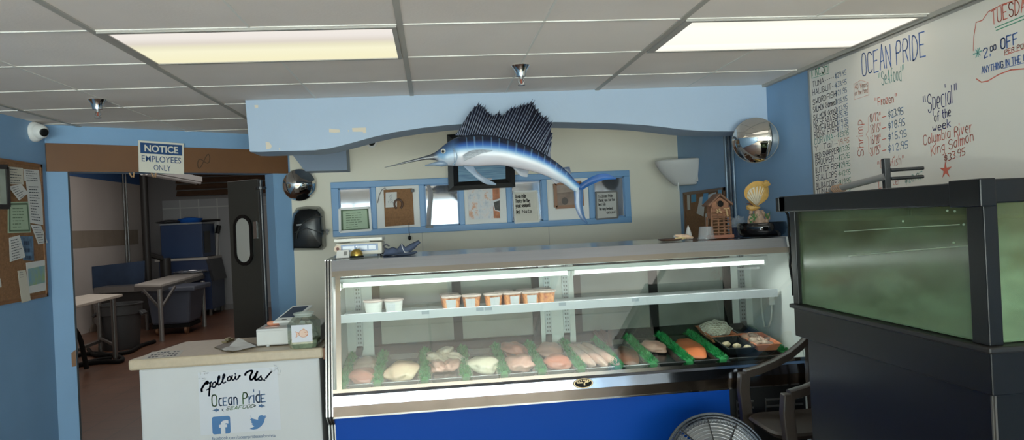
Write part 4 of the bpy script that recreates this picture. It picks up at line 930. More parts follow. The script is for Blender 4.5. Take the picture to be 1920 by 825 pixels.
# right end: shells, cup, birdhouse, bowl, scallop ornament
p = V((X_(1247), 4.6, CT)); q = MB(); q.lathe([(.055, 0), (.075, .008), (.078, .014), (.07, .012), (.05, .006), (.002, .005)], p, 24)
tag(q.build('small_dish', M('dish_brown', (84, 60, 48), .4), origin=p, smooth=50), 'small dark brown dish on the case top left of the shells', 'dish')
for i, (pts, r_, c_, lb) in enumerate((([(1266, 442), (1278, 444), (1290, 447), (1300, 449)], [.006, .014, .014, .005], (216, 178, 148), 'long pinkish seashell lying on the case top'), ([(1264, 449), (1275, 448), (1284, 449)], [.006, .010, .005], (222, 196, 140), 'small yellowish seashell in front of the pink one'), ([(1287, 444), (1294, 441), (1300, 444)], [.006, .012, .006], (214, 206, 196), 'white seashell beside the clear cup'))):
    P = [V((at_y(x, y, 4.6).x, 4.6+.02*i*(1 if i != 1 else -1), CT+.014)) for x, y in pts]
    if i == 0: P = [p_+V((0, 0, .018-.006*k)) for k, p_ in enumerate(P)]
    q = MB(); q.tube(P, r_, 10); tag(q.build('seashell', M('shell_%d' % i, c_, .4, nz=(40, .2)), origin=P[0], smooth=180), lb, 'seashell')
p = V((X_(1267), 4.66, CT)); q = MB(); q.blob(p+V((0, 0, .022)), (.028, .02, .018), 3, .4, 5); tag(q.build('seashell', M('shell_white', (226, 222, 216), .4), origin=p, smooth=180), 'chunky white seashell behind the pink seashell', 'seashell')
p = V((X_(1291, 4.75), 4.75, CT)); q = MB(); q.lathe([(.026, 0), (.022, .03), (.012, .065), (.002, .09)], p, 16); tag(q.build('cone_ornament', M('cone_white', (196, 194, 190), .6), origin=p, smooth=60), 'small white cone standing behind the seashells', 'ornament')
p = V((X_(1314), 4.6, CT)); t = thing('plastic_cup', 'clear plastic cup standing upside down on the case top', 'cup', p)
q = MB(); q.lathe([(.057, 0), (.057, .006), (.052, .008), (.043, .076), (.040, .08), (.002, .08)], p, 28, cap=False); q.build('cup', M('clear_plastic', (200, 204, 208), .12, alpha=.35), t, smooth=40)
# birdhouse
def bh(px, py, y=4.62): return at_y(px, py, y)
p = V((X_(1348, 4.64), 4.64, CT)); t = thing('birdhouse', 'rustic wooden birdhouse with twig lattice on the case top', 'birdhouse', p)
BW = M('birdhouse_wood', (140, 92, 66), .75, nz=(14, .3), stretch=(1, 1, 5)); TW = M('twig', (126, 84, 58), .8, nz=(20, .3))
q = MB(); q.box(p.x-.078, p.x+.078, p.y-.06, p.y+.06, CT, CT+.022); q.build('base', M('birdhouse_base', (150, 92, 70), .7), t, bevel=.003)
q = MB(); w_ = .056; zt_ = CT+.235; za = CT+.285; zm = CT+.13
q.rings([[(p.x-w_, y, zm), (p.x+w_, y, zm), (p.x+w_, y, zt_-.01), (p.x, y, za-.02), (p.x-w_, y, zt_-.01)] for y in (p.y-.045, p.y+.045)]); q.build('house_body', BW, t)
q = MB(); q.bar((p.x-.082, p.y, zt_-.022), (p.x+.002, p.y, za), .12, .010); q.bar((p.x+.082, p.y, zt_-.022), (p.x-.002, p.y, za), .12, .010); q.build('roof', M('birdhouse_roof', (118, 82, 62), .8, nz=(16, .3)), t)
q = MB(); q.cyl((p.x, p.y-.044, CT+.222), (p.x, p.y-.0475, CT+.222), .021, n=20); q.build('entry_hole', MBLACK, t)
q = MB(); q.lathe([(.021, 0), (.026, 0), (.026, .006), (.021, .006)], (p.x, p.y-.045, CT+.222), 20, (0, -1, 0), cap=False); q.build('hole_ring', TW, t)
q = MB()
for x in (-.058, .058): q.tube([(p.x+x*1.1, p.y-.045, CT+.02), (p.x+x, p.y-.045, CT+.2)], .008, 8); q.tube([(p.x+x*1.1, p.y+.045, CT+.02), (p.x+x, p.y+.045, CT+.14)], .008, 8)
for x in (-.022, .018): q.tube([(p.x+x, p.y-.052, CT+.02), (p.x+x*.9, p.y-.052, CT+.165)], .006, 8)
for k in range(7): q.tube([(p.x-.06, p.y-.056, CT+.038+k*.021), (p.x+.06, p.y-.056, CT+.036+k*.021+.003*(k % 2))], .0045, 6)
q.build('twig_lattice', TW, t, smooth=60)
q = MB()
for a, b in (((-.035, .185), (.0, .168)), ((.015, .19), (.05, .19)), ((.03, .19), (.04, .14)), ((-.03, .165), (-.01, .19))): q.bar((p.x+a[0], p.y-.06, CT+a[1]), (p.x+b[0], p.y-.06, CT+b[1]), .012, .008)
q.build('pale_trim', M('pale_twig', (196, 158, 110), .7), t)
p = V((X_(1385, 4.78), 4.78, CT)); t = thing('dark_glass_pot', 'small dark pot with a crumpled clear bag behind the birdhouse', 'pot', p)
q = MB(); q.lathe([(.05, 0), (.062, .06), (.058, .062), (.046, .01)], p, 20); q.build('pot', M('pot_dark', (34, 40, 60), .3), t, smooth=50)
q = MB(); q.blob(p+V((0, 0, .09)), (.05, .04, .04), 3, .8, 4, 3); q.build('bag', M('bag_clear', (170, 182, 196), .2, alpha=.4), t)
p = V((X_(1429, 4.62), 4.62, CT)); r_ = at_y(1472, 430, 4.62).x-at_y(1429, 430, 4.62).x
t = thing('black_bowl', 'wide low glossy black bowl on the right end of case top', 'bowl', p)
q = MB(); q.lathe([(r_*.78, 0), (r_*.93, .02), (r_, .05), (r_*.98, .082), (r_*.95, .088), (r_*.90, .082), (r_*.90, .05), (r_*.8, .02), (.002, .018)], p, 48); q.build('bowl', M('gloss_black', (10, 10, 12), .08), t, smooth=60)
q = MB(); q.bar(p+V((-.08, -r_*.96, .052)), p+V((-.072, -r_*.97, .052)), .004, .014); q.build('mark', M('mark_white', (200, 200, 200), .4), t)
# scallop ornament, standing in the bowl
sp_ = lambda x, y, yy=4.62: at_y(x, y, yy)
t = thing('scallop_ornament', 'cream and orange scallop shell ornament on a coral base in the black bowl', 'ornament', V((p.x-.02, 4.62, CT+.02)))
q = MB(); hub = sp_(1417, 387, 4.60); outer = [(1397, 370), (1395, 360), (1398, 352), (1404, 346), (1412, 341), (1420, 339), (1430, 340), (1438, 345), (1441, 352), (1442, 360), (1441, 368), (1436, 375), (1428, 380)]
n = len(outer); rg = []
for (x, y) in outer: rg.append(sp_(x, y, 4.62))
SO = M('scallop_orange', (222, 170, 84), .45, nz=(14, .25)); SC = M('scallop_cream', (226, 214, 186), .4, nz=(12, .08))
inner = [hub.lerp(p_, .74)+V((0, -.022, 0)) for p_ in rg]
q.rings([[hub+V((0, .03, 0))]*n, rg, inner, [hub+V((0, -.018, 0))]*n], cap=False)
bmesh.ops.remove_doubles(q.bm, verts=q.bm.verts, dist=1e-5); q.build('shell_rim', SO, t, smooth=60)
q = MB()
fan = [(1401, 371), (1401, 362), (1404, 357), (1410, 353), (1416, 352), (1422, 350), (1428, 352), (1432, 354), (1431, 362), (1427, 371)]
for a, b in zip(fan, fan[1:]):
    A, B = sp_(a[0], a[1], 4.598), sp_(b[0], b[1], 4.598); m_ = (A+B)/2+V((0, -.008, 0)); m_ = m_+(m_-hub)*.04; h_ = hub+V((0, -.022, 0))
    q.poly([h_, A, m_]); q.poly([h_, m_, B])
q.build('shell_ribs', SC, t)
q = MB()
for x, y in fan: q.tube([hub+V((0, -.022, 0)), sp_(x, y, 4.597)], .0014, 5)
q.build('rib_lines', M('rib_line', (150, 128, 96), .6), t)
q = MB(); q.blob(sp_(1436, 345, 4.60), (.026, .02, .022), 3, .3, 2); q.blob(sp_(1434, 366, 4.605), (.024, .016, .026), 3, .3, 3); q.blob(sp_(1412, 389, 4.605), (.045, .025, .018), 3, .4, 4); q.build('shell_lobes', SO, t, smooth=180)
q = MB(); q.poly([sp_(1398, 381, 4.575), sp_(1406, 380, 4.575), sp_(1416, 388, 4.575), sp_(1408, 385, 4.575)]); q.build('shell_mouth', M('shell_mouth', (70, 36, 24), .7), t)
q = MB(); rnd = random.Random(3)
for k in range(16):
    c_ = sp_(rnd.uniform(1406, 1440), rnd.uniform(398, 418), 4.62+rnd.uniform(-.03, .03)); q.blob(c_, (rnd.uniform(.010, .024),)*2+(rnd.uniform(.014, .03),), 2, .5, k, 3)
q.cyl(sp_(1424, 418, 4.62), sp_(1420, 395, 4.62), .04, .022); q.build('coral_base', M('coral_pink', (196, 162, 136), .7, nz=(30, .3)), t, smooth=60)
q = MB()
for cx_, cy_ in ((1414, 408), (1408, 412), (1440, 404)):
    for k in range(9):
        b0 = sp_(cx_, cy_+6, 4.585); q.bar(b0, b0+V((rnd.uniform(-.024, .024), -.01, rnd.uniform(.02, .045))), .006, .003)
q.build('sea_grass', M('sea_grass', (84, 128, 70), .6), t)

# ================================================================ RIGHT WALL THINGS
q = MB()
for px in (1362, 1369, 1376):
    p = at_x(px, 340, XR-.02); q = MB(); q.cyl((XR-.016, p.y, 1.2), (XR-.016, p.y, 2.2), .013 if px < 1376 else .009, n=12)
    tag(q.build('wall_conduit', M('conduit_blue_grey', (120, 136, 152), .35, .5) if px != 1369 else M('conduit_dark', (60, 70, 84), .4), origin=(XR-.016, p.y, 1.2), smooth=40), {1362: 'blue-grey vertical conduit on the right wall, farthest of three', 1369: 'dark vertical conduit on the right wall, middle of three', 1376: 'thin blue-grey vertical conduit on right wall, nearest of three'}[px], 'conduit', 'conduits behind the round mirror')
# sconce
cY = at_x(1314, 340, XR).y+.18; zt = at_y(1270, 300, cY).z; xl = at_y(1228, 303, cY).x; xr = XR
t = thing('wall_uplighter', 'white moulded half bowl fixture mounted on the right wall in the corner', 'wall light', (XR, cY, zt))
def qbowl(mb, rx, ry, rz, dz, flare):
    rg = []
    for i in range(11):
        tt = i/10; s_ = 1-.5*tt**1.5; z = zt-rz*tt+dz
        rg.append([V((xr-rx*s_*math.sin(b), cY-ry*s_*math.cos(b), z)) for b in [PI*k/16 for k in range(17)]])
    mb.rings(rg, cap=True)
q = MB(); qbowl(q, xr-xl, .18, .225, 0, 0); q.build('bowl', M('sconce_white', (206, 204, 200), .45), t, smooth=60, bevel=.012)
q = MB(); q.box(xr-.02, xr, cY-.12, cY+.12, zt-.2, zt-.02); q.build('wall_plate', M('sconce_plate', (190, 188, 184), .5), t)
q = MB(); q.tube([(xr-.16, cY-.06, zt-.20), (xr-.16, cY-.06, zt-.27)], .007, 8); q.build('pull_knob', M('knob_white', (200, 198, 190), .4), t)
# cork board on right wall behind birdhouse
def rx_(x, y, d=.01): return at_x(x, y, XR-d)
P = [rx_(1282, 361), rx_(1360, 349), rx_(1360, 445), rx_(1283, 455)]; yA, yB = P[0].y, P[1].y; zA = P[0].z
t = thing('cork_board', 'small framed cork board on the right wall behind the birdhouse', 'notice board', (XR, (yA+yB)/2, 1.35))
q = MB(); q.box(XR-.012, XR, yB, yA, 1.32, zA); q.build('cork_panel', CORK, t)
q = MB(); 
for z in (1.32, zA-.025): q.box(XR-.02, XR, yB, yA, z, z+.025)
for y in (yB, yA-.03): q.box(XR-.02, XR, y, y+.03, 1.32, zA)
q.build('frame', M('cork_frame', (104, 66, 40), .5), t)
for i, (quad, c_, lb) in enumerate((([(1288, 366), (1293, 365), (1294, 393), (1289, 394)], (190, 186, 176), 'narrow white slip at the left edge of the small cork board'), ([(1296, 365), (1305, 364), (1305, 378), (1296, 380)], (70, 140, 176), 'blue-green note on the small cork board'), ([(1312, 370), (1322, 368), (1319, 406), (1306, 400)], (206, 204, 200), 'large white sheet hanging crooked on the small cork board'), ([(1319, 363), (1328, 362), (1326, 382), (1316, 383)], (88, 156, 206), 'bright blue note on the small cork board'), ([(1328, 365), (1343, 360), (1338, 376), (1327, 382)], (198, 204, 210), 'white paper beside the bright blue note'), ([(1346, 356), (1353, 356), (1353, 366), (1346, 367)], (100, 160, 200), 'light blue note at the top right of the small cork board'), ([(1322, 401), (1330, 398), (1328, 422), (1323, 424)], (196, 194, 190), 'white slip low on the small cork board beside the birdhouse'))):
    q = MB(); q.prism([rx_(x, y, .016+.001*i) for x, y in quad], (.0008, 0, 0)); tag(q.build('pinned_paper', M('note_%d' % i, c_, .8), origin=rx_(quad[3][0], quad[3][1], .016)), lb, 'paper', 'papers on the small cork board')

# ---------------------------------------------------------------- whiteboard
BX = XR-.014
def wp(x, y): return at_x(x, y, BX-.001)
yl = wp(1521, 200).y; yr = 1.35; zb, zt = 1.25, 2.405
wbd = thing('whiteboard', 'large whiteboard with handwritten seafood price list on the right wall', 'whiteboard', (XR, (yl+yr)/2, zb))
WBM = M('whiteboard_white', (226, 220, 208), .22, nz=(1.2, .03))
BQ = MB(); BQ.box(BX, XR-.001, yr, yl, zb, zt)
q = MB(); q.box(BX-.004, XR-.001, yl, yl+.018, zb, zt+.01); q.box(BX-.004, XR-.001, yr, yl, zt, zt+.012); q.box(BX-.01, XR-.001, yr, yl, zb-.02, zb); q.build('board_frame', M('board_alu', (150, 150, 146), .35, .6), wbd)
INKS = {'k': M('marker_black', (46, 46, 66), .6), 'g': M('marker_green', (70, 150, 116), .6), 'r': M('marker_red', (206, 92, 70), .6), 'b': M('marker_blue', (54, 92, 160), .6), 'n': M('marker_navy', (50, 50, 112), .6), 't': M('marker_teal', (92, 160, 150), .6), 'lb': M('marker_pale_blue', (96, 134, 176), .6), 'p': M('marker_pale_red', (220, 142, 116), .6)}
WN = V((-1, 0, 0))
IK = list(INKS)
class WT:
    def w(s, ink, text, a, b, h, wd=.006, seed=1, jit=.4):
        BQ.mi = 1+IK.index(ink); pa, pb = wp(*a), wp(*b)
        write(BQ, text, pa, pb, (0, 0, 1), abs(wp(a[0], a[1]-h).z-pa.z), wd*.62, WN, jit, seed)
    def line(s, ink, pts, wd=.006): BQ.mi = 1+IK.index(ink); BQ.ribbon([wp(*p) for p in pts], wd*.62, WN)
    def done(s, name): pass
W1 = WT()
W1.w('g', 'FRESH', (1523, 143), (1552, 135), 22, .010, 2); W1.line('g', [(1521, 124), (1553, 114), (1554, 137), (1522, 147), (1521, 124)], .005)
rows = [('TUNA', '$29.95', 'k', 'lb'), ('HALIBUT', '$33.95', 'k', 'lb'), ('SWORDFISH', '$21.95', 'k', 'lb'), ('SALMON (farmed)', '$26.95', 'k', 'lb'), ('SALMON (king)', '$23.95', 'k', 'lb'), ('NZ SEABASS', '$25.95', 'k', 'lb'), ('ONO-WAHOO', '$19.95', 'k', 'lb'), ('MONK FISH', '$17.95', 'k', 'lb'), ('CORVINA', '$23.95', 't', 't'), ('Y. Tail', '19.95', 'k', 'p'), ('RED SNAPPER', '$13.95', 'k', 'g'), ('GROUPER', '$23.95', 'k', 'g'), ('BUTTER FISH', '$29.95', 'k', 'g'), ('SCALLOPS', '$42.95', 'k', 'g'), ('ALBACORE', '$19.95', 'k', 'g'), ('TUNA', '$9.95', 'k', 'g')]
# list baselines measured on the board: left end and right end of each row
y0s = [164, 181, 196, 210, 226, 240, 252, 258, 270, 284, 297, 310, 325, 338, 352, 364]; y0s = [162+13.35*k+.04*k*k*0 for k in range(16)]
for k, (nm, pr, c1, c2) in enumerate(rows):
    yL = (164, 179, 197, 211, 226, 238, 249, 259.5, 271, 284, 299, 310.5, 325, 338.5, 354, 366)[k]; yR = (139, 157, 172, 188, 203, 215, 229, 240, 252, 266, 280, 295, 310, 326, 342, 356)[k]; xl_ = 1523.5+k*.5; xr_ = 1587+k*.6
    L = len(nm)*4.4+4 if '(' not in nm else 46; L = min(L, 44); f_ = lambda s_: yL+(yR-yL)*s_
    xe = xl_+L; W1.w(c1, nm, (xl_, yL), (xe, f_(L/(xr_-xl_))), 10, .0068, k+5)
    xp = xr_-21; W1.w(c2, pr, (xp, f_((xp-xl_)/(xr_-xl_))), (xr_, yR), 9, .0055, k+50)
    x = xe+2
    while x < xp-2: y = f_((x-xl_)/(xr_-xl_)); W1.line('k', [(x, y-4), (x+1.4, y-4.3)], .006); x += 3.6
W1.done('price_list')
W2 = WT(); W2.w('b', 'OCEAN PRIDE', (1617, 142), (1736, 104), 41, .010, 3); W2.w('t', '"SeAfood"', (1647, 161), (1697, 148), 25, .006, 4); W2.done('shop_title')
W3 = WT(); W3.w('p', '40 Years', (1603, 168), (1627, 162), 9, .005, 8); W3.w('p', 'on the Pond', (1603, 179), (1627, 173), 8, .004, 9); W3.line('p', [(1601, 158), (1614, 150), (1628, 155), (1629, 178), (1602, 187), (1601, 158)], .003); W3.done('anniversary_note')
W4 = WT(); W4.w('r', '"Frozen"', (1640, 199), (1683, 190), 15, .006, 11)
for k, (a, b) in enumerate((('8/12"', '$23.95'), ('13/15"', '$18.95'), ('16/20"', '$15.95'), ('21/25"', '$12.95'))):
    y = 229+k*21; W4.w('r', a, (1632, y), (1652, y-5), 15, .006, 13+k); W4.line('r', [(1654, y-9), (1661, y-11)], .007); W4.w('lb', b, (1666, y-8+k*.3), (1694+k*3, y-16+k*.4), 13, .006, 20+k)
BQ.mi = 1+IK.index('r'); st, Ln = stroke_strokes('Shrimp', .4, 6); P0, P1 = wp(1620, 292), wp(1616, 224); uu = wp(1609, 260)-wp(1620, 259)
for s_ in st: BQ.ribbon([P0+(P1-P0)*(a/Ln)+uu*(b/6) for a, b in s_], .004, WN)
W4.line('p', [(1634, 213), (1628, 220), (1628, 245), (1624, 252), (1628, 259), (1629, 285), (1636, 294)], .004); W4.done('frozen_shrimp_list')
W5 = WT(); W5.w('r', '"Crawfish"', (1645, 318), (1697, 306), 15, .005, 30); W5.w('r', 'Lobster', (1648, 353), (1688, 344), 14, .005, 31); W5.w('t', '$20.95', (1697, 344), (1730, 334), 12, .005, 32); W5.done('shellfish_note')
W6 = WT(); W6.w('n', '"Special"', (1731, 214), (1797, 188), 32, .007, 40); W6.w('n', 'of the', (1752, 228), (1783, 216), 16, .007, 41); W6.w('n', 'week', (1749, 247), (1783, 237), 14, .007, 42)
W6.w('r', 'Columbia River', (1732, 272), (1822, 247), 18, .006, 43); W6.w('r', 'King Salmon', (1746, 292), (1826, 264), 18, .006, 44); W6.w('r', '$33.95', (1771, 303), (1810, 290), 13, .006, 45)
c_ = wp(1773, 319); BQ.mi = 1+IK.index('r'); star = [V((0, math.sin(R(90+k*36))*(.055 if k % 2 == 0 else .022), math.cos(R(90+k*36))*0)) for k in range(10)]
star = [c_+V((0, math.cos(R(90+k*36))*(.042 if k % 2 == 0 else .013), math.sin(R(90+k*36))*(.042 if k % 2 == 0 else .013))) for k in range(10)]
for k in range(10): BQ.poly([c_, star[k], star[(k+1) % 10]])
W6.done('weekly_special')
W7 = WT(); W7.w('r', 'TUESDAY', (1860, 46), (1936, 15), 26, .007, 50); W7.line('g', [(1866, 52), (1940, 21)], .007); W7.line('g', [(1868, 57), (1942, 27)], .007)
W7.w('t', '*', (1826, 113), (1843, 105), 22, .008, 51); W7.w('b', '2.', (1844, 110), (1857, 104), 18, .008, 52); W7.w('b', '00', (1857, 97), (1868, 92), 9, .007, 53); W7.w('b', 'OFF', (1877, 93), (1909, 81), 20, .009, 54)
W7.w('r', 'PER POUND', (1884, 102), (1940, 82), 8, .005, 55); W7.line('r', [(1883, 104), (1938, 85)], .004)
W7.w('b', 'ANYTHING IN THE CASE', (1841, 138), (1944, 108), 12, .006, 56); W7.line('b', [(1881, 128), (1942, 112)], .004)
W7.line('r', [(1825, 95), (1826, 68), (1830, 42), (1842, 38), (1853, 22), (1880, 8), (1905, 0), (1930, -8)], .006)
W7.line('r', [(1831, 148), (1840, 154), (1852, 152), (1872, 140), (1895, 131), (1920, 129), (1940, 130)], .008)
BQ.build('board_surface', [WBM]+[INKS[k] for k in IK], wbd, norm=False)

# ================================================================ LEFT NOTICE BOARD
def lp(x, y, d=.012): return at_x(x, y, XL+d)
P = lp(78, 304); Pb = lp(89, 556); yE = (P.y+Pb.y)/2; y0 = 4.25; z1 = (P.z+lp(10, 303).z)/2; z0 = Pb.z
t = thing('notice_board', 'large cork notice board with wooden frame on the left wall', 'notice board', (XL, (yE+y0)/2, z0))
q = MB(); q.box(XL, XL+.01, y0, yE, z0, z1); q.build('cork_panel', CORK, t)
q = MB()
for z in (z0, z1-.022): q.box(XL, XL+.018, y0, yE, z, z+.022)
for y in (y0, yE-.022): q.box(XL, XL+.018, y, y+.022, z0, z1)
q.build('frame', WOOD, t)
def pin(quad, label, mats, draw=None, d=.014, name='pinned_paper', cat='paper'):
    P = [lp(x, y, d) for x, y in quad]; q = MB(); q.prism(P, (-.0012, 0, 0))
    def bl_(u, v): return (P[0]*(1-u)+P[1]*u)*(1-v)+(P[3]*(1-u)+P[2]*u)*v+V((.0012, 0, 0))
    if draw: draw(q, bl_)
    tag(q.build(name, mats, origin=P[3]), label, cat, 'papers pinned on the left notice board')
PI_ = [PAPER, INK]
PB_ = [M('paper_cream', (206, 198, 180), .8), INK]
pin([(14, 312), (43, 315), (44, 346), (16, 345)], 'cream printed certificate with a seal at the top of left notice board', PB_, lines_draw(6, 3))
pin([(44, 317), (73, 319), (75, 341), (46, 339)], 'pale printed sheet at the top right of left notice board', PI_, lines_draw(5, 4))
pin([(49, 340), (76, 340), (82, 422), (57, 418)], 'long white printed sheet on the right side of left notice board', PI_, lines_draw(13, 6), .016)
pin([(16, 350), (40, 345), (53, 362), (36, 376), (15, 375)][:4], 'tilted white printed sheet curling over the green certificate', PI_, lines_draw(6, 7), .02)
pin([(15, 379), (53, 378), (58, 436), (15, 437)], 'green bordered certificate on the left notice board', [GREENP, GINK], cert, .018, 'certificate', 'certificate')
pin([(58, 421), (77, 423), (90, 455), (72, 458)], 'white slip with a curled corner hanging below the long sheet', PI_, lines_draw(7, 9), .018)
pin([(17, 446), (37, 441), (48, 482), (19, 491)], 'white printed slip hanging tilted beside the blue leaflet', PI_, lines_draw(8, 10), .02)
pin([(38, 443), (62, 443), (64, 489), (44, 488)], 'dark blue picture leaflet on the left notice board', [M('leaflet_blue', (84, 112, 140), .6, nz=(18, .5)), M('leaflet_dark', (46, 60, 84), .7)], lines_draw(3, 11, .2, .8, .2, .8, .8))
pin([(49, 493), (86, 487), (86, 544), (53, 551)], 'white sheet holding a green and blue map leaflet, low on left notice board', [PAPER, M('map_blue', (120, 160, 184), .7, nz=(16, .3, (150, 176, 120)))], lambda q, b_: (setattr(q, 'mi', 1), q.poly([b_(.06, .2), b_(.94, .18), b_(.94, .74), b_(.06, .76)])), .016)
pin([(33, 508), (48, 506), (58, 563), (41, 568)], 'long cream receipt slip hanging at the bottom of left notice board', PB_, lines_draw(3, 13, .2, .8, .05, .2), .022)
pin([(-6, 522), (1, 522), (3, 538), (-4, 540)], 'small white paper at the left edge of the notice board', PI_)
t = thing('framed_picture', 'black framed picture at the left edge of the notice board', 'picture', lp(6, 390, .02))
P = [lp(x, y, .022) for x, y in ((-30, 312), (12, 313), (15, 388), (-30, 387))]
q = MB(); q.prism(P, (-.004, 0, 0)); q.build('picture', M('picture_pale', (176, 186, 170), .4, nz=(6, .3)), t)
q = MB()
for a, b in ((0, 1), (1, 2), (2, 3), (3, 0)): q.bar(P[a], P[b], .02, .03, up=(0, 0, 1) if a % 2 == 0 else (0, 1, 0))
q.build('frame', MATS['black_frame'], t)

# ================================================================ SERVICE COUNTER
CZ = .92
t = thing('service_counter', 'white service counter with beige worktop left of the display case', 'counter', (-1.2, 4.65, 0))
L0, R0 = at_z(240, 675, CZ), at_z(606, 652, CZ); bk = at_z(348, 640, CZ)
yf = (L0.y+R0.y)/2; yb = bk.y
q = MB(); pts = [(L0.x, yf), (-.672, yf), (-.672, yb), (bk.x, yb)]
def rc(pts, z): return [(x, y, z) for x, y in pts]
q.rings([rc(pts, CZ-.062), rc(pts, CZ)]); q.build('worktop', M('worktop_beige', (190, 170, 142), .35, nz=(40, .06)), t, bevel=.012)
q = MB(); q.box(-.675, -.655, yf+.01, yb-.05, CZ-.07, CZ-.005); q.build('end_block', M('raw_wood', (120, 78, 54), .7), t)
q = MB(); q.box(L0.x+.045, -.70, yf+.03, yb-.04, 0, CZ-.062); cbm = q.build('counter_front', M('counter_white', (204, 204, 204), .5, nz=(2, .04)), t, bevel=.01)
# poster
FYc = yf+.0285
def fp(x, y): return at_y(x, y, FYc)
tl, tr, bl2, br2 = fp(371, 699), fp(520, 688), fp(376, 840), fp(528, 832)
pz0 = .46
q = MB(); pt = [(tl.x, FYc, tl.z), (tr.x, FYc, tl.z+.004), (tr.x+.004, FYc, pz0), (tl.x, FYc, pz0)]
q.prism(pt, (0, .001, 0))
PW, PH = tr.x-tl.x, tl.z-pz0
def po(x, y, d=.001): p = fp(x, y); return V((p.x, FYc-d, p.z))
NB = -V((0, 1, 0))
def ptext_stroke(mi, text, a, b, h, w, jit=0, slant=.12):
    q.mi = mi; pa, pb = po(*a), po(*b); write(q, text, pa, pb, (0, 0, 1), abs(po(a[0], a[1]-h).z-pa.z), w, NB, jit, 1, slant)
# 'Follow Us!' brush script along an arc
arcpts = [(377, 737), (395, 727), (412, 722), (425, 717), (438, 713), (450, 711)]
q.mi = 1
def brush(pts, w0=.010, scale=1):
    pts = [po(*p) for p in pts]; sm = [pts[0]]
    for _ in range(2):
        nn = [pts[0]]
        for a, b in zip(pts, pts[1:]): nn += [a.lerp(b, .25), a.lerp(b, .75)]
        pts = nn+[pts[-1]]
    q.ribbon(pts, w0, NB)
def bz(pts, w0): brush([(360+x/5.69, 680+y/5.69) for x, y in pts], w0)
bz([(106, 306), (100, 286), (126, 240), (158, 200), (172, 206), (160, 226)], .012); bz([(164, 202), (186, 222), (206, 206)], .009); bz([(196, 214), (192, 262), (184, 310), (182, 354)], .010); bz([(156, 292), (180, 280), (206, 252)], .007)
bz([(252, 206), (226, 212), (214, 246), (228, 268), (254, 250), (258, 216), (246, 204)], .008)
bz([(250, 240), (270, 222), (296, 166), (294, 138), (280, 148), (272, 206), (282, 240), (304, 226)], .008)
bz([(304, 226), (322, 200), (350, 146), (346, 120), (332, 132), (324, 190), (334, 222), (358, 206)], .008)
bz([(404, 146), (384, 156), (376, 180), (390, 196), (412, 182), (416, 154), (402, 146)], .008)
bz([(430, 138), (424, 172), (436, 190), (456, 172), (466, 138), (462, 166), (474, 182), (496, 164), (506, 134), (514, 142)], .008); bz([(460, 116), (464, 124)], .007)
bz([(568, 132), (572, 110), (606, 90), (640, 84), (646, 96), (622, 140), (618, 172), (634, 186), (664, 160), (694, 104), (700, 92), (680, 140), (672, 176), (686, 188), (706, 172)], .0115)
bz([(704, 176), (738, 136), (734, 152), (750, 174), (738, 188), (714, 184)], .008); bz([(850, 92), (818, 128), (788, 166)], .010); bz([(768, 182), (774, 188)], .011)
# Ocean Pride line
for ch_, a, b, mi in (('O', (398, 762), (408, 761), 3), ('c', (411, 760.5), (416.5, 760), 1), ('E', (419, 760), (426, 759.5), 1), ('a', (429, 759), (436, 758.5), 1), ('n', (439, 758.5), (446, 758), 1), ('P', (456, 757.5), (465, 756.5), 3), ('r', (467.5, 756), (475, 755.5), 1), ('i', (476.5, 755), (477.5, 755), 1), ('d', (480.5, 754.5), (488, 754), 1), ('E', (490, 754), (498, 753), 1)):
    h = 20 if ch_ in 'OP' else (20 if ch_ in 'rida' and ch_ in 'id' else 20); h = 21 if ch_ in 'OPid' else (14 if ch_ == 'E' else 20)
    ptext_stroke(mi, ch_, a, b, h, .007, 0, 0)
ptext_stroke(3, 'SEAFOOD', (424, 769), (476, 764), 6, .0035, 0, .3)
for s_, cx_, cy_ in ((1, 406, 769), (-1, 490, 761)):
    q.mi = 1; q.poly([po(cx_-8*s_, cy_+.6), po(cx_-2*s_, cy_-2), po(cx_, cy_-4), po(cx_+1*s_, cy_-2), po(cx_+6*s_, cy_-2.6), po(cx_+4*s_, cy_), po(cx_+6*s_, cy_+2), po(cx_+1*s_, cy_+2), po(cx_-1*s_, cy_+3.6), po(cx_-3*s_, cy_+1.6)])
    brush([(cx_+13*s_, cy_-2.4), (cx_+10*s_, cy_-.4), (cx_+13*s_, cy_+1.6)], .004)
# f badge
q.mi = 2; c0 = po(415, 797); hw = .0505; r_ = .012; sq = []
for cx_, cz_, a0_ in ((1, 1, 0), (-1, 1, 90), (-1, -1, 180), (1, -1, 270)):
    for k in range(5): a = R(a0_+k*22.5); sq.append(c0+V((cx_*(hw-r_)+r_*math.cos(a), 0, cz_*(hw-r_)+r_*math.sin(a))))
q.poly(sq); q.mi = 0; c1 = c0+V((.014, -.001, -.012))
ftext(q, 'f', c1+V((-.026, 0, -.034)), c1+V((.026, 0, -.034)), (0, 0, 1), .068, .045)
# bird
q.mi = 2; bird = [(469, 778), (472, 784), (478, 786), (484, 787), (484, 783), (487, 779), (491, 778), (495, 779.5), (499, 778), (497, 781), (500, 781), (497, 784), (495, 792), (490, 799), (483, 804), (475, 805.5), (468, 804), (474, 801), (477, 799.5), (472, 796), (474, 795), (470, 791), (472, 790), (469, 786), (471, 785)]
q.poly([po(*p) for p in bird])
q.mi = 1; ftext(q, 'facebook.com/oceanprideseafoodvta', po(398, 825), po(517, 819), (0, 0, 1), .018, .006)
for (a, b) in (((371, 699), (371, 760)), ((520, 688), (522, 760))): pass
poster = tag(q.build('follow_us_poster', [M('poster_white', (206, 208, 214), .3), M('poster_navy', (50, 84, 124), .6), M('poster_blue', (52, 104, 158), .5), M('poster_green', (70, 110, 60), .5)], origin=(tl.x, FYc, pz0)), 'white follow us poster taped to the front of the service counter', 'poster')
q = MB(); rnd = random.Random(6)
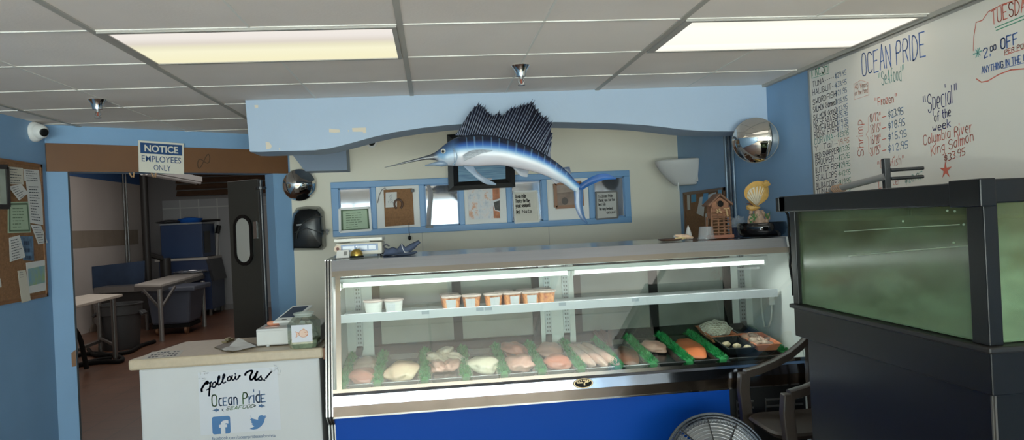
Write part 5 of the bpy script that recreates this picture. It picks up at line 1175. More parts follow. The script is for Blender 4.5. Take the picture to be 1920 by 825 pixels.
for cx_, cy_, n in ((380, 704, 10), (516, 694, 16)):
    for k in range(n):
        x, y = cx_+rnd.uniform(-8, 10), cy_+rnd.uniform(-8, 7); a = po(x, y, .003); e_ = V((rnd.uniform(-.02, .02), -.003, rnd.uniform(-.02, .02))); f2 = V((rnd.uniform(-.01, .01), -.004, rnd.uniform(-.012, .012)))
        q.poly([a, a+e_, a+e_+f2, a+f2])
q.build('clear_tape', M('clear_tape', (226, 228, 232), .12, alpha=.55), poster, norm=False)
# paper taped on the worktop
def ctp(x, y, d=.001): return at_z(x, y, CZ+d)
q = MB(); P = [ctp(x, y) for x, y in ((284, 660), (345, 656), (336, 668), (265, 674))]; q.prism(P, (0, 0, .0006)); q.mi = 1
def bl_(u, v): return (P[0]*(1-u)+P[1]*u)*(1-v)+(P[3]*(1-u)+P[2]*u)*v+V((0, 0, .001))
for k, v in enumerate((.2, .5, .8)):
    for u in range(8): q.poly([bl_(.12+u*.1, v-.07), bl_(.12+u*.1+.075, v-.07), bl_(.12+u*.1+.075, v+.06), bl_(.12+u*.1, v+.06)]) if (u+k) % 5 else None
tag(q.build('counter_notice', [M('taped_paper', (186, 182, 168), .4), INK], origin=P[3]), 'printed notice taped flat on the left end of the worktop', 'notice')
# clipboard
P = [ctp(x, y, .002) for x, y in ((418, 647), (484, 636), (498, 656), (424, 660))]
P = [ctp(402, 652, .002), ctp(441, 636, .002), ctp(487, 648, .002), ctp(436, 661, .002)]
t = thing('clipboard', 'brown clipboard lying on the worktop left of the cash drawer', 'clipboard', P[3])
q = MB(); q.prism(P, (0, 0, .004)); q.build('board', M('clipboard_brown', (96, 82, 62), .5), t)
q = MB(); a, b = P[0].lerp(P[1], .45), P[0].lerp(P[1], .85); q.bar(a+V((0, 0, .01)), b+V((0, 0, .01)), .03, .012); q.bar(a.lerp(b, .3)+V((0, .0, .02)), a.lerp(b, .7)+V((0, 0, .02)), .02, .014); q.build('clip', M('clip_brass', (150, 132, 96), .3, .8), t)
q = MB(); rnd = random.Random(2); g0 = [ctp(412, 656, .007), ctp(447, 643, .007), ctp(481, 650, .007), ctp(437, 659, .007)]
n = 6; vg = [[None]*(n+1) for _ in range(n+1)]
for i in range(n+1):
    for j in range(n+1):
        u, v = i/n, j/n; p = (g0[0]*(1-u)+g0[1]*u)*(1-v)+(g0[3]*(1-u)+g0[2]*u)*v; p.z += .004*rnd.random()+(.03*u*u*(1-v) if u > .5 else 0); vg[i][j] = q.bm.verts.new(p)
for i in range(n):
    for j in range(n): q._f([vg[i][j], vg[i+1][j], vg[i+1][j+1], vg[i][j+1]])
tag(q.build('crumpled_paper', M('paper_white', (222, 220, 216), .7), origin=g0[3], norm=False), 'crumpled white paper lying on the clipboard', 'paper')
# cash drawer and till
A = at_z(481, 650, CZ+.006); Yd = A.y; xd1 = at_y(607, 640, Yd).x-.02; xd1 = -.705; zd = at_y(481, 618, Yd).z
t = thing('cash_drawer', 'white cash drawer on the right end of the worktop', 'cash drawer', (A.x/2+xd1/2, Yd, CZ))
q = MB(); q.box(A.x, xd1, Yd+.004, Yd+.37, CZ+.008, zd); q.build('case', M('drawer_white', (196, 196, 194), .4), t, bevel=.006)
q = MB(); q.box(A.x+.002, xd1-.002, Yd, Yd+.012, CZ+.012, zd-.012); q.build('drawer_front', M('drawer_front', (204, 204, 200), .4), t, bevel=.004)
q = MB()
for x in (A.x+.06, xd1-.05):
    for y in (Yd+.03, Yd+.34): q.cyl((x, y, CZ), (x, y, CZ+.01), .01, n=8)
q.build('foot', WHITE, t)
Yt = Yd+.10
T = [at_y(511, 598, Yt), at_y(560, 601, Yt)]
zb_ = at_y(535, 602, Yt).z; fl_ = V((at_y(511, 599, Yt).x, Yt, zb_)); fr_ = V((at_y(563, 596, Yt).x, Yt, zb_))
tp = at_y(549, 573.5, Yt+.16); tp2 = at_y(586, 574, Yt+.16); bl3 = V((tp.x, Yt+.16, tp.z)); br3 = V((tp2.x, Yt+.16, tp.z))
fr_ = fl_+(br3-bl3)*1.0
nrm = (fr_-fl_).cross(bl3-fl_).normalized()
t = thing('register_tablet', 'white register tablet with dark screen tilted on the cash drawer', 'tablet', ((fl_.x+fr_.x)/2, Yt+.06, zd))
q = MB(); q.prism([fl_, fr_, br3, bl3], -nrm*.014); q.build('bezel', M('tablet_white', (226, 226, 222), .3), t, bevel=.003)
def tq(u, v, d=.0012): return fl_.lerp(fr_, u).lerp(bl3.lerp(br3, u), v)+nrm*d
q = MB(); q.poly([tq(.10, .22), tq(.90, .22), tq(.90, .92), tq(.10, .92)]); q.build('screen', M('screen_dark', (58, 68, 86), .1), t)
q = MB(); q.poly([tq(.36, .07), tq(.60, .07), tq(.60, .13), tq(.36, .13)]); q.build('card_slot', BLACK, t)
mid = tq(.5, .3, -.014); q = MB(); q.rings([[V((mid.x-.05, Yt+.03, zd)), V((mid.x+.06, Yt+.03, zd)), V((mid.x+.06, Yt+.12, zd)), V((mid.x-.05, Yt+.12, zd))], [tq(.15, .05, -.014), tq(.85, .05, -.014), tq(.85, .7, -.014), tq(.15, .7, -.014)]]); q.build('stand', M('stand_white', (190, 190, 188), .4), t)
a, b = at_y(497, 603.5, Yd+.06), at_y(519, 605.5, Yd+.06); z_ = zd+.018
q = MB(); q.tube([(a.x, Yd+.12, z_), ((a.x*.7+b.x*.3), Yd+.12, z_), (b.x, Yd+.12, z_)], [.010, .016, .011], 12); tag(q.build('orange_marker', M('marker_orange', (216, 138, 104), .5), origin=(a.x, Yd+.12, zd), smooth=60), 'stubby orange marker lying on the cash drawer', 'marker')
q = MB(); q.box(a.x-.005, b.x+.005, Yd+.075, Yd+.15, zd, zd+.003); tag(q.build('pink_note', M('pink_note', (206, 160, 146), .7), origin=(a.x, Yd+.1, zd)), 'pink note under the orange marker on the cash drawer', 'note')
# jar with a fish picture
JX = at_y(573, 654, Yd-.10).x; jp = V((JX, Yd-.11, CZ)); s_ = (Yd-.11)/F; jw = 26.5*s_; jh = 64*s_
t = thing('fish_bowl_jar', 'square clear glass jar with an orange fish drawing on its paper', 'jar', jp)
def oct_(w, z, ch=.28): 
    c2 = w*(1-ch); return [jp+V((x, y, z)) for x, y in ((-c2, -w), (c2, -w), (w, -c2), (w, c2), (c2, w), (-c2, w), (-w, c2), (-w, -c2))]
JG = glass_mat('jar_glass', (240, 246, 238), .10, .6)
q = MB(); q.rings([oct_(jw*.75, 0), oct_(jw*.88, .006), oct_(jw, .035), oct_(jw, jh*.72), oct_(jw*.66, jh*.90, .5)], cap=False); q.poly(oct_(jw*.75, .002)); q.build('glass_body', JG, t)
q = MB(); q.lathe([(jw*.62, jh*.89), (jw*.60, jh*.93), (jw*.70, jh*.95), (jw*.70, jh*1.0), (jw*.62, jh*1.0)], jp, 28, cap=False); q.build('jar_rim', M('rim_glass', (190, 200, 190), .1, alpha=.55), t, smooth=50)
q = MB(); q.rings([oct_(jw*.78, .006), oct_(jw*.9, .03), oct_(jw*.9, .05)]); q.build('jar_contents', M('jar_green', (140, 150, 128), .5, nz=(30, .3)), t)
q = MB(); q.blob(jp+V((0, .02, jh*.42)), (jw*.75, jw*.6, jh*.3), 3, .5, 3, 3); q.build('paper_money', M('crumpled_notes', (172, 178, 172), .7, nz=(20, .2)), t)
yj = jp.y-jw-.001; q = MB(); w_ = jw*.68; za_, zb_ = jh*.22, jh*.70
def jq(u, v, d=0): return V((jp.x+(u-.5)*2*w_, yj-d, CZ+zb_+(za_-zb_)*v))
q.poly([jq(0, 0), jq(1, 0), jq(1, 1), jq(0, 1)]); q.mi = 1; c_ = (.58, .5)
q.poly([jq(c_[0]+.22*math.cos(a), c_[1]+.22*math.sin(a), .0006) for a in [k*PI/10 for k in range(20)]]); q.poly([jq(.38, .5, .0006), jq(.2, .36, .0006), jq(.26, .54, .0006), jq(.2, .72, .0006)]); q.poly([jq(.5, .3, .0006), jq(.6, .16, .0006), jq(.7, .32, .0006)])
q.mi = 2
q.ribbon([jq(c_[0]+.22*math.cos(a), c_[1]+.22*math.sin(a), .001) for a in [k*PI/10 for k in range(21)]], .0022, NB); q.ribbon([jq(.38, .5, .001), jq(.2, .36, .001), jq(.26, .54, .001), jq(.2, .72, .001), jq(.38, .55, .001)], .002, NB); q.ribbon([jq(.68, .58, .001), jq(.74, .62, .001), jq(.78, .56, .001)], .002, NB)
for u in (.66, .76): q.ribbon([jq(u-.012, .44, .001), jq(u+.012, .44, .001)], .004, NB)
q.build('fish_drawing', [M('drawing_paper', (206, 208, 216), .6), M('drawing_fish', (226, 190, 168), .6), M('drawing_line', (200, 110, 60), .6)], t)
# second jar behind
jp2 = jp+V((.11, .16, 0)); q = MB(); q.lathe([(.05, 0), (.055, .02), (.055, .16), (.045, .19), (.048, .20)], (-.715+.0, Yd-.0, CZ), 20, cap=False)

# ================================================================ TANK ON ITS STAND
TX, TY0, TY1 = 1.60, 2.01, 3.215
TXB = 2.20; SZ = 1.167
t = thing('tank_stand', 'tall black wooden stand under the green fish tank', 'stand', (1.9, 2.6, 0))
BW_ = M('black_wood', (9, 9, 11), .42, nz=(3, .15), spec=.18); BE = M('black_edge', (20, 18, 17), .5, spec=.3)
q = MB(); q.box(TX+.035, TXB-.03, TY0+.035, TY1-.06, 0, SZ-.14); q.build('cabinet', BW_, t, bevel=.004)
q = MB(); q.box(TX+.002, TXB, TY0+.002, TY1-.01, SZ-.15, SZ-.022); q.build('upper_rail', BW_, t, bevel=.004)
q = MB(); q.box(TX-.014, TXB+.01, TY0-.014, TY1+.004, SZ-.024, SZ-.004); q.build('top_moulding', BE, t, bevel=.006)
q = MB(); q.box(TX+.030, TX+.036, TY0+.04, TY0+.046, .0, SZ-.15); q.box(TX+.034, TX+.04, TY0+.034, TY0+.04, 0, SZ-.15); q.build('corner_edge', M('worn_edge', (64, 60, 56), .6), t)
tank = thing('fish_tank', 'glass fish tank of murky green water with black frame', 'tank', (1.9, 2.6, SZ-.004))
TF = M('tank_frame', (8, 8, 9), .35, spec=.22); zt0, zt1 = 1.578, 1.650
G0, G1, H0, H1 = TX+.022, TXB-.03, TY0+.03, TY1-.04
q = MB(); e = .055
q.box(TX-.016, TX+e, TY0+.10, TY1+.05, zt0, zt1); q.box(TXB-e, TXB+.01, TY0, TY1+.05, zt0, zt1); q.box(TX-.016, TXB, TY1-.01, TY1+.05, zt0, zt1); q.box(TX-.012, TXB, TY0-.012, TY0+e, zt0+.004, zt1+.004)
q.build('top_frame', TF, tank, bevel=.005)
q = MB(); q.box(TX-.022, TX+.03, TY0-.018, TY0+.115, zt0-.004, zt1+.007); q.build('corner_bracket', TF, tank, bevel=.004)
q = MB(); q.box(TX-.02, TX+.01, TY1+.045, TY1+.075, zt0+.002, zt1-.004); q.build('end_cap', TF, tank, bevel=.004)
for x, y in ((TX+.004, TY0+.006), (TX+.004, TY1-.052), (TXB-.05, TY0+.006), (TXB-.05, TY1-.052)):
    q = MB(); sx, sy = .046, .046
    q.box(x, x+sx, y, y+sy+(.025 if y < 2.5 else 0), SZ-.004, zt0+.01); q.build('corner_post', TF, tank, bevel=.003)
def murk(name, c1, c2, mixf, sc):
    mt = bpy.data.materials.new(name); mt.use_nodes = True; nt = mt.node_tree; b = nt.nodes['Principled BSDF']; o = nt.nodes['Material Output']
    tc = nt.nodes.new('ShaderNodeTexCoord'); mp = nt.nodes.new('ShaderNodeMapping'); mp.inputs['Scale'].default_value = (sc, sc*.8, sc*2.2)
    n1 = nt.nodes.new('ShaderNodeTexNoise'); n1.inputs['Scale'].default_value = 2.2; n1.inputs['Detail'].default_value = 8; n1.inputs['Roughness'].default_value = .62
    rp = nt.nodes.new('ShaderNodeValToRGB'); rp.color_ramp.elements[0].position = .32; rp.color_ramp.elements[1].position = .68; rp.color_ramp.elements[0].color = lin(c1)+(1,); rp.color_ramp.elements[1].color = lin(c2)+(1,)
    sp = nt.nodes.new('ShaderNodeSeparateXYZ'); gr = nt.nodes.new('ShaderNodeMath'); gr.operation = 'MULTIPLY_ADD'; gr.inputs[1].default_value = -.35; gr.inputs[2].default_value = .17
    a2 = nt.nodes.new('ShaderNodeMath'); a2.operation = 'ADD'
    nt.links.new(tc.outputs['Object'], mp.inputs[0]); nt.links.new(mp.outputs[0], n1.inputs[0]); nt.links.new(tc.outputs['Generated'], sp.inputs[0]); nt.links.new(sp.outputs['Z'], gr.inputs[0])
    nt.links.new(n1.outputs['Fac'], a2.inputs[0]); nt.links.new(gr.outputs[0], a2.inputs[1]); nt.links.new(a2.outputs[0], rp.inputs[0]); nt.links.new(rp.outputs[0], b.inputs['Base Color'])
    b.inputs['Roughness'].default_value = .14 if name == 'algae_glass' else .5
    if mixf < 1:
        tr_ = nt.nodes.new('ShaderNodeBsdfTransparent'); tr_.inputs[0].default_value = lin((226, 240, 220))+(1,); mx = nt.nodes.new('ShaderNodeMixShader'); mx.inputs[0].default_value = mixf
        nt.links.new(tr_.outputs[0], mx.inputs[1]); nt.links.new(b.outputs[0], mx.inputs[2]); nt.links.new(mx.outputs[0], o.inputs['Surface'])
    return mt
WATER = murk('murky_water', (82, 92, 58), (124, 152, 116), .93, 1.6)
q = MB(); q.box(G0+.008, G1-.008, H0+.008, H1-.008, SZ+.004, 1.535); q.build('water', WATER, tank)
ALG = murk('algae_back', (80, 90, 58), (120, 142, 106), 1, 1.5)
AG = murk('algae_glass', (76, 84, 52), (118, 146, 110), .55, 1.7)
q = MB(); q.box(G1-.006, G1, H0, H1, SZ, zt0+.02); q.build('back_pane', ALG, tank)
for nm, bx in (('side_pane', (G0, G0+.006, H0, H1)), ('end_pane', (G0+.006, G1-.006, H0, H0+.006)), ('end_pane', (G0+.006, G1-.006, H1-.006, H1))):
    q = MB(); q.box(*bx, SZ, zt0+.02); q.build(nm, AG, tank)
# bits inside and a hanging air line
for px, py in ((1776, 395), (1790, 396), (1807, 421), (1693, 415), (1788, 455)):
    q = MB(); q.blob(at_x(px, py, G0-.001), (.002, .006, .004), 2); q.build('water_drop', M('drop_pale', (140, 164, 136), .1), tank, smooth=180)
for p_ in ([(1583, 434), (1690, 427), (1799, 421)], [(1592, 480), (1700, 470), (1822, 460)]):
    q = MB(); q.tube([at_x(x, y, G0-.001) for x, y in p_], .0016, 6); q.build('water_line', M('line_pale', (150, 168, 140), .3), tank)
q = MB(); q.tube([at_x(x, y, TX+.03)+V((0, .05, 0)) for x, y in ((1482, 394), (1487, 402), (1489, 420), (1489, 440), (1493, 470), (1491, 500), (1496, 530), (1497, 556))], .006, 8)
tag(q.build('air_hose', MBLACK, origin=at_x(1497, 556, TX+.03), smooth=60), 'black air hose hanging down the far end of the fish tank', 'hose')
# rack bar and pole on the tank
bX = 1.86; b0 = at_x(1663, 352, bX); b1 = at_x(1662, 297, bX)
t = thing('steel_hanger', 'black upright bar with two prongs standing on the fish tank rim', 'hanger', (bX, b0.y, zt1))
q = MB(); q.box(bX-.013, bX+.013, b0.y-.012, b0.y+.012, 1.6, b1.z); q.build('upright', M('hanger_black', (34, 34, 36), .4), t, bevel=.002)
for py in (319, 335):
    pz = at_x(1668, py, bX).z; e_ = at_y(1731, py-4, b0.y-.02); q = MB(); q.cyl((bX+.01, b0.y-.015, pz), (e_.x, b0.y-.02, e_.z), .0075, n=10); q.build('prong', M('hanger_black', (34, 34, 36), .4), t, smooth=50)
q = MB(); q.box(bX-.03, TXB-.02, b0.y-.015, b0.y+.015, zt1-.03, zt1-.012); q.build('cross_bar', TF, t)
a = at_z(1556, 358, zt1+.012); b = V((bX-.015, b0.y-.01, at_x(1656, 332, bX).z))
t = thing('grey_pole', 'grey plastic pole resting from the tank rim up to the black upright bar', 'pole', a)
q = MB(); q.cyl(a, b, .014, n=12); q.build('pole', M('pole_grey', (110, 108, 106), .45), t, smooth=50)
q = MB(); m_ = a.lerp(b, .17); d_ = (b-a).normalized()
for k in range(5): c_ = m_+d_*(k-2)*.008; q.tube([c_+V((.017*math.cos(x), .010*math.sin(x), .017*math.sin(x)*.9)) for x in [j*PI/6 for j in range(12)]], .003, 5, closed=True)
q.tube([m_, m_+V((-.02, .03, -.012)), m_+V((-.03, .05, -.015))], .003, 5)
q.build('twine_wrap', M('twine', (150, 116, 92), .9), t)

# ================================================================ CHAIR
CB = M('brown_plastic', (50, 42, 37), .42, nz=(4, .1), spec=.3)
def cp(x, y, Y): return at_y(x, y, Y)
ch = thing('plastic_armchair', 'dark brown plastic armchair between the display case and the tank stand', 'chair', (1.95, 3.87, 0))
sx0, sx1, sy0, sy1 = 1.765, 2.2, 3.64, 4.10; szz = .43
q = MB(); rg = []
for z, o in ((szz-.035, .02), (szz-.012, .0), (szz, .012)):
    pts = []
    for k in range(9): a = R(180+90*k/8-0); pts.append((sx0+.10+(.10-o)*math.cos(R(180+90*k/8)), sy0+.10+(.10-o)*math.sin(R(180+90*k/8))))
    pts += [(sx1-o, sy0+o), (sx1-o, sy1-o)]
    for k in range(9): pts.append((sx0+.10+(.10-o)*math.cos(R(90+90*k/8)), sy1-.10+(.10-o)*math.sin(R(90+90*k/8))))
    # slightly bowed front lip
    rg.append([(x-(.03*math.sin(PI*(y-sy0)/(sy1-sy0)) if x < sx0+.12 else 0), y, z-(.012 if sx0+.12 < x else 0)*0) for x, y in pts])
q.rings(rg); q.build('seat', CB, ch, smooth=40)
for y, nm in ((4.135, 'far'), (3.60, 'near')):
    q = MB(); top = [(1.79, y, .655), (1.87, y, .672), (1.96, y, .70), (2.06, y, .745), (2.14, y, .80), (2.2, y, .86)]
    w_ = .028
    q.rings([[(x, yy, z+dz) for yy, dz in ((y-w_, -.030), (y+w_, -.030), (y+w_, .010), (y+w_*.6, .016), (y-w_*.6, .016), (y-w_, .010))] for x, y, z in top]); q.build('arm', CB, ch, smooth=50)
    q = MB(); q.rings([[(x+dx, y+dy, z) for dx, dy in ((-.030, -.026), (.032, -.026), (.032, .026), (-.030, .026))] for x, z in ((1.80, 0), (1.79, .25), (1.785, .43), (1.775, .56), (1.785, .655))]); q.build('front_leg', CB, ch, smooth=50, bevel=.006)
    q = MB(); q.rings([[(x+dx, y+dy, z) for dx, dy in ((-.024, -.022), (.024, -.022), (.024, .022), (-.024, .022))] for x, z in ((2.235, 0), (2.2, .3), (2.19, .6), (2.2, .85))]); q.build('rear_leg', CB, ch, smooth=50, bevel=.006)
for k in range(4):
    q = MB(); y = 3.70+k*.113; q.rings([[(2.2+dx, y+dy, z) for dx, dy in ((-.01, -.04), (.01, -.04), (.01, .04), (-.01, .04))] for z in (.42, .62, .86)]); q.build('back_slat', CB, ch, smooth=50)
q = MB(); q.box(2.18, 2.225, 3.58, 4.155, .84, .90); q.build('top_rail', CB, ch, bevel=.012)

ch.location.x -= .04
# ================================================================ DRUM FAN
fc = V((1.375, 3.66, .285)); fr = .272; ax = V((-.12, -.85, .48)).normalized()
t = thing('drum_fan', 'round dark floor fan with a silver wire grille in front of display case', 'fan', (fc.x, fc.y, 0))
u_ = V((1, 0, 0)); u_ = (u_-ax*u_.dot(ax)).normalized(); v_ = ax.cross(u_)
def fo(r, a, d=0): return fc+u_*(r*math.cos(a))+v_*(r*math.sin(a))+ax*d
q = MB(); q.lathe([(fr*.97, .06), (fr, .05), (fr, -.12), (fr*.97, -.12), (fr*.965, .05)], fc, 56, ax, cap=False); q.build('drum', M('fan_dark', (30, 30, 33), .45), t, smooth=50)
q = MB()
for k in range(4, 15): q.tube([fo(.0165*k*1.14*.98, a, .072-.0003*k*k) for a in [j*PI/28 for j in range(56)]], .0026, 5, closed=True)
q.build('wire_grille', M('fan_wire', (176, 176, 178), .3, .7), t)
q = MB()
for k in range(3): q.tube([fo(fr*.96-.012*k, a, .064-.008*k) for a in [j*PI/28 for j in range(56)]], .004, 5, closed=True)
for k in range(90): a = k*PI/45; q.tube([fo(fr*.80, a, .045), fo(fr*.975, a+.08, .04)], .0014, 4); q.tube([fo(fr*.80, a, .045), fo(fr*.975, a-.08, .04)], .0014, 4)
q.build('outer_guard', M('fan_guard', (70, 74, 82), .35, .5), t)
q = MB()
for k in range(10): a = k*PI/5+.32; q.tube([fo(.06, a, .078), fo(.17, a, .068), fo(fr*.95, a, .045)], .0036, 6)
q.build('grille_spokes', M('fan_spoke', (24, 24, 26), .4), t)
q = MB(); q.lathe([(.066, .06), (.064, .082), (.05, .088), (.002, .088)], fc, 28, ax); q.build('hub_cap', M('fan_hub', (60, 60, 64), .35), t, smooth=50)
for k in range(5):
    q = MB(); rg = []
    for r in (.05, .12, .19, .255):
        sw = .32-.1*r; A = 2*PI*k/5+r*1.2; rg.append([fo(r, A-sw*2.0, -.02), fo(r, A, .004), fo(r, A+sw*2.2, .02), fo(r, A, .0)])
    q.rings(rg); q.build('blade', M('fan_blade', (190, 190, 192), .3, .7), t, smooth=60)
q = MB(); q.cyl(fc-ax*.1, fc-ax*.02, .06, n=20); q.build('motor', M('fan_motor', (40, 40, 42), .5), t)
q = MB()
for s_ in (-1, 1):
    q.tube([fc+u_*(s_*(fr+.01))+V((0, 0, 0)), V((fc.x+s_*(fr+.025), fc.y, .15)), V((fc.x+s_*.26, fc.y, .018)), V((fc.x+s_*.24, fc.y-.16, .014)), V((fc.x+s_*.24, fc.y+.16, .014))], .011, 8)
q.build('stand', M('fan_stand', (26, 26, 28), .45), t, smooth=50)

# ================================================================ KITCHEN THINGS SEEN THROUGH THE DOORWAY
TOPM = M('poly_white', (206, 196, 182), .4, nz=(4, .08)); LEG = M('leg_steel', (110, 108, 106), .4, .7)
def gz(x, y, z=0): return at_z(x, y, z)
# near work table, mostly hidden by the jamb
P = [gz(128, 576, .88), gz(230, 551, .88), gz(166, 551.5, .88), gz(110, 562, .88)]
t = thing('work_table', 'white topped work table at the left edge of the doorway, hose under it', 'table', gz(205, 665))
q = MB(); q.prism(P, (0, 0, -.035)); q.build('table_top', TOPM, t, bevel=.006)
l1, l2 = gz(217, 676), gz(189, 660)
for a in (l1, l2): q = MB(); q.cyl(V((a.x, a.y, 0)), V((a.x, a.y, .85)), .032, n=10); q.build('leg', LEG, t, smooth=50)
dv = (P[0]-P[1]).normalized()
a = l1+dv*1.6; q = MB(); q.cyl(V((a.x, a.y, 0)), V((a.x, a.y, .85)), .032, n=10); q.build('leg', LEG, t, smooth=50)
q = MB(); q.bar(V((l2.x, l2.y, .16)), V((l2.x, l2.y, .16))+dv*1.4, .05, .04); q.bar(V((l1.x, l1.y, .2)), V((l2.x, l2.y, .2)), .03, .03); q.build('brace', LEG, t)
# second table
P = [gz(252, 533.5, .86), gz(302, 533.5, .86), gz(381, 512, .86), gz(335, 512, .86)]
t = thing('work_table', 'white topped work table standing over the grey-blue tub cart', 'table', (P[1].x, P[1].y, 0))
q = MB(); q.prism(P, (0, 0, -.04)); q.build('table_top', M('poly_grey', (190, 184, 176), .4), t, bevel=.006)
q = MB(); 
for a, b in ((0, 1), (1, 2)): q.bar(P[a]+V((0, .02, -.07)), P[b]+V((0, .02, -.07)), .04, .07)
q.build('apron', LEG, t)
for (x, y) in ((304, 640), (384, 612)):
    a = gz(x, y); q = MB(); q.cyl(a, V((a.x, a.y, .8)), .036, n=10); q.build('leg', M('leg_light', (140, 138, 136), .4, .6), t, smooth=50)
a = gz(304, 640); a2 = gz(384, 612)
for u_, w_ in ((V((a.x, a.y, .5)), V((a.x-.28, a.y+.1, .8))), (V((a.x, a.y, .5)), V((a.x+.06, a.y+.5, .8))), (V((a2.x, a2.y, .45)), V((a2.x-.3, a2.y, .8)))):
    q = MB(); q.bar(u_, w_, .03, .03); q.build('brace', LEG, t)
q = MB(); p = gz(360, 512, .865); q.blob(p+V((0, 0, .03)), (.32, .2, .035), 3, .5, 2, 3); tag(q.build('crumpled_foil', M('foil', (200, 204, 210), .2, .8), origin=p), 'crumpled shiny foil on the far end of the work table', 'foil')
# sink against the wall
Ys = 13.9
def sy(x, y, Y=Ys): return at_y(x, y, Y)
t = thing('steel_sink', 'dark stainless sink unit with a tall backsplash against the white kitchen wall', 'sink', (sy(220, 600).x, Ys, 0))
P = [sy(172, 500), sy(270, 489), sy(270, 536), sy(174, 541)]
SK = M('dark_steel', (42, 60, 86), .3, .3, nz=(2, .4)); 
q = MB(); q.prism(P, (0, .05, 0)); q.build('backsplash', SK, t)
q = MB(); a, b = sy(176, 540, 13.4), sy(275, 532, 13.4); q.box(a.x, b.x, 13.4, 13.95, a.z-.10, a.z); q.build('basin_rim', M('sink_rim', (128, 126, 124), .35, .6), t)
q = MB(); q.box(a.x+.1, b.x, 13.45, 13.9, .35, a.z-.1); q.build('basin', M('sink_black', (24, 24, 26), .5), t)  # basin body in one flat near-black colour
for x in (a.x+.06, b.x-.06): q = MB(); q.cyl((x, 13.5, 0), (x, 13.5, a.z-.1), .03, n=10); q.build('leg', LEG, t)
# grey trash can
p = gz(228, 653); h = .66; sc_ = p.y/F
t = thing('trash_can', 'round dark grey trash can behind the near work table', 'trash can', p)
GC = M('bin_grey', (52, 54, 56), .5)
rt, rb = 36.5*sc_, 29*sc_
q = MB(); q.lathe([(rb, 0), (rb*1.03, .02), (rt*.93, h*.76), (rt*1.0, h*.77), (rt*1.01, h*.97), (rt*1.05, h*.98), (rt*1.05, h), (rt*.97, h), (rt*.9, h*.72), (rb*.9, .04), (.002, .03)], p, 36); q.build('bin_body', GC, t, smooth=50)
for s_ in (-1, 1):
    q = MB(); q.bar(p+V((s_*rt*.98, 0, h*.82)), p+V((s_*rt*1.16, 0, h*.74)), .18, .04, up=(0, 0, 1)); q.build('handle', GC, t, bevel=.01)
# tub cart
Yt_ = 12.55
T = [sy(272, 541, Yt_), sy(364, 535, Yt_)]; B = [sy(281, 612, Yt_), sy(352, 608, Yt_)]
zt_, zb_ = T[0].z, B[0].z
t = thing('tub_cart', 'grey-blue plastic tub cart on casters under the work table', 'cart', ((T[0].x+T[1].x)/2, Yt_+.4, 0))
TC = M('tub_blue_grey', (68, 74, 88), .45, nz=(3, .1))
q = MB(); q.rings([[(B[0].x, Yt_+.08, zb_), (B[1].x, Yt_+.08, zb_), (B[1].x, Yt_+.7, zb_), (B[0].x, Yt_+.7, zb_)], [(T[0].x, Yt_, zt_-.04), (T[1].x-.06, Yt_, zt_-.04), (T[1].x-.06, Yt_+.8, zt_-.04), (T[0].x, Yt_+.8, zt_-.04)]]); q.build('tub', TC, t, bevel=.04)
q = MB(); q.box(T[0].x-.05, T[1].x+.02, Yt_-.05, Yt_+.85, zt_-.08, zt_); q.build('rim', TC, t, bevel=.02)
q = MB(); q.box(B[0].x, B[1].x, Yt_+.1, Yt_+.68, zb_-.06, zb_); q.build('base_frame', MBLACK, t)
for x in (B[0].x+.07, B[1].x-.07):
    q = MB(); q.cyl((x-.02, Yt_+.16, .07), (x+.02, Yt_+.16, .07), .07, n=16); q.bar((x, Yt_+.16, .07), (x, Yt_+.16, zb_-.05), .05, .03); q.build('caster', M('caster_rust', (110, 76, 52), .6), t)
# ice machine and bin
Yi = 15.3
A = [sy(300, 423, Yi), sy(378, 422, Yi)]; Bz = sy(300, 486, Yi).z
yb2 = Yi+.85
IM = M('machine_blue', (24, 50, 88), .4, nz=(1.5, .1))
t = thing('ice_machine', 'blue ice machine on top of the ice bin in the kitchen', 'ice machine', ((A[0].x+A[1].x)/2, Yi+.4, Bz))
q = MB(); q.box(A[0].x, A[1].x, Yi, yb2, Bz, A[0].z); q.build('cabinet', IM, t, bevel=.01)
q = MB(); q.box(A[1].x, A[1].x+.01, Yi+.1, Yi+.5, Bz+.08, A[0].z-.15); q.build('grille', BLACK, t)
q = MB(); q.box(A[0].x-.01, A[1].x+.01, Yi-.01, yb2, A[0].z, A[0].z+.03); q.build('lid_trim', M('trim_grey', (120, 130, 140), .4), t)
t = thing('ice_bin', 'dark blue ice storage bin with a sloping black door below the machine', 'ice bin', ((A[0].x+A[1].x)/2, Yi+.4, 0))
xR = sy(398, 560, Yi).x; x1_ = A[1].x+.05; zc = sy(395, 527, Yi).z
q = MB(); q.prism([(A[0].x-.05, Yi, .12), (xR, Yi, .12), (xR, Yi, zc), (x1_, Yi, Bz-.04), (A[0].x-.05, Yi, Bz-.04)], (0, .9, 0)); q.build('bin_body', M('bin_blue', (32, 48, 80), .4, nz=(1.5, .1)), t)
q = MB(); q.box(A[0].x-.12, x1_+.04, Yi-.03, Yi+.97, Bz-.05, Bz-.005); q.build('bin_top', M('bin_top', (170, 166, 160), .4), t)
q = MB(); q.prism([(x1_+.01, Yi-.01, Bz-.06), (x1_+.06, Yi-.01, Bz-.05), (xR+.06, Yi-.01, zc), (xR+.01, Yi-.01, zc)], (0, .9, 0)); q.build('bin_door', M('bin_door', (26, 28, 36), .4), t)
for x in (A[0].x+.05, xR-.06):
    for y in (Yi+.06, Yi+.86): q = MB(); q.cyl((x, y, 0), (x, y, .13), .035, n=10); q.build('foot', LEG, t)
p = sy(357, 421, Yi+.3); zt_ = A[0].z+.03
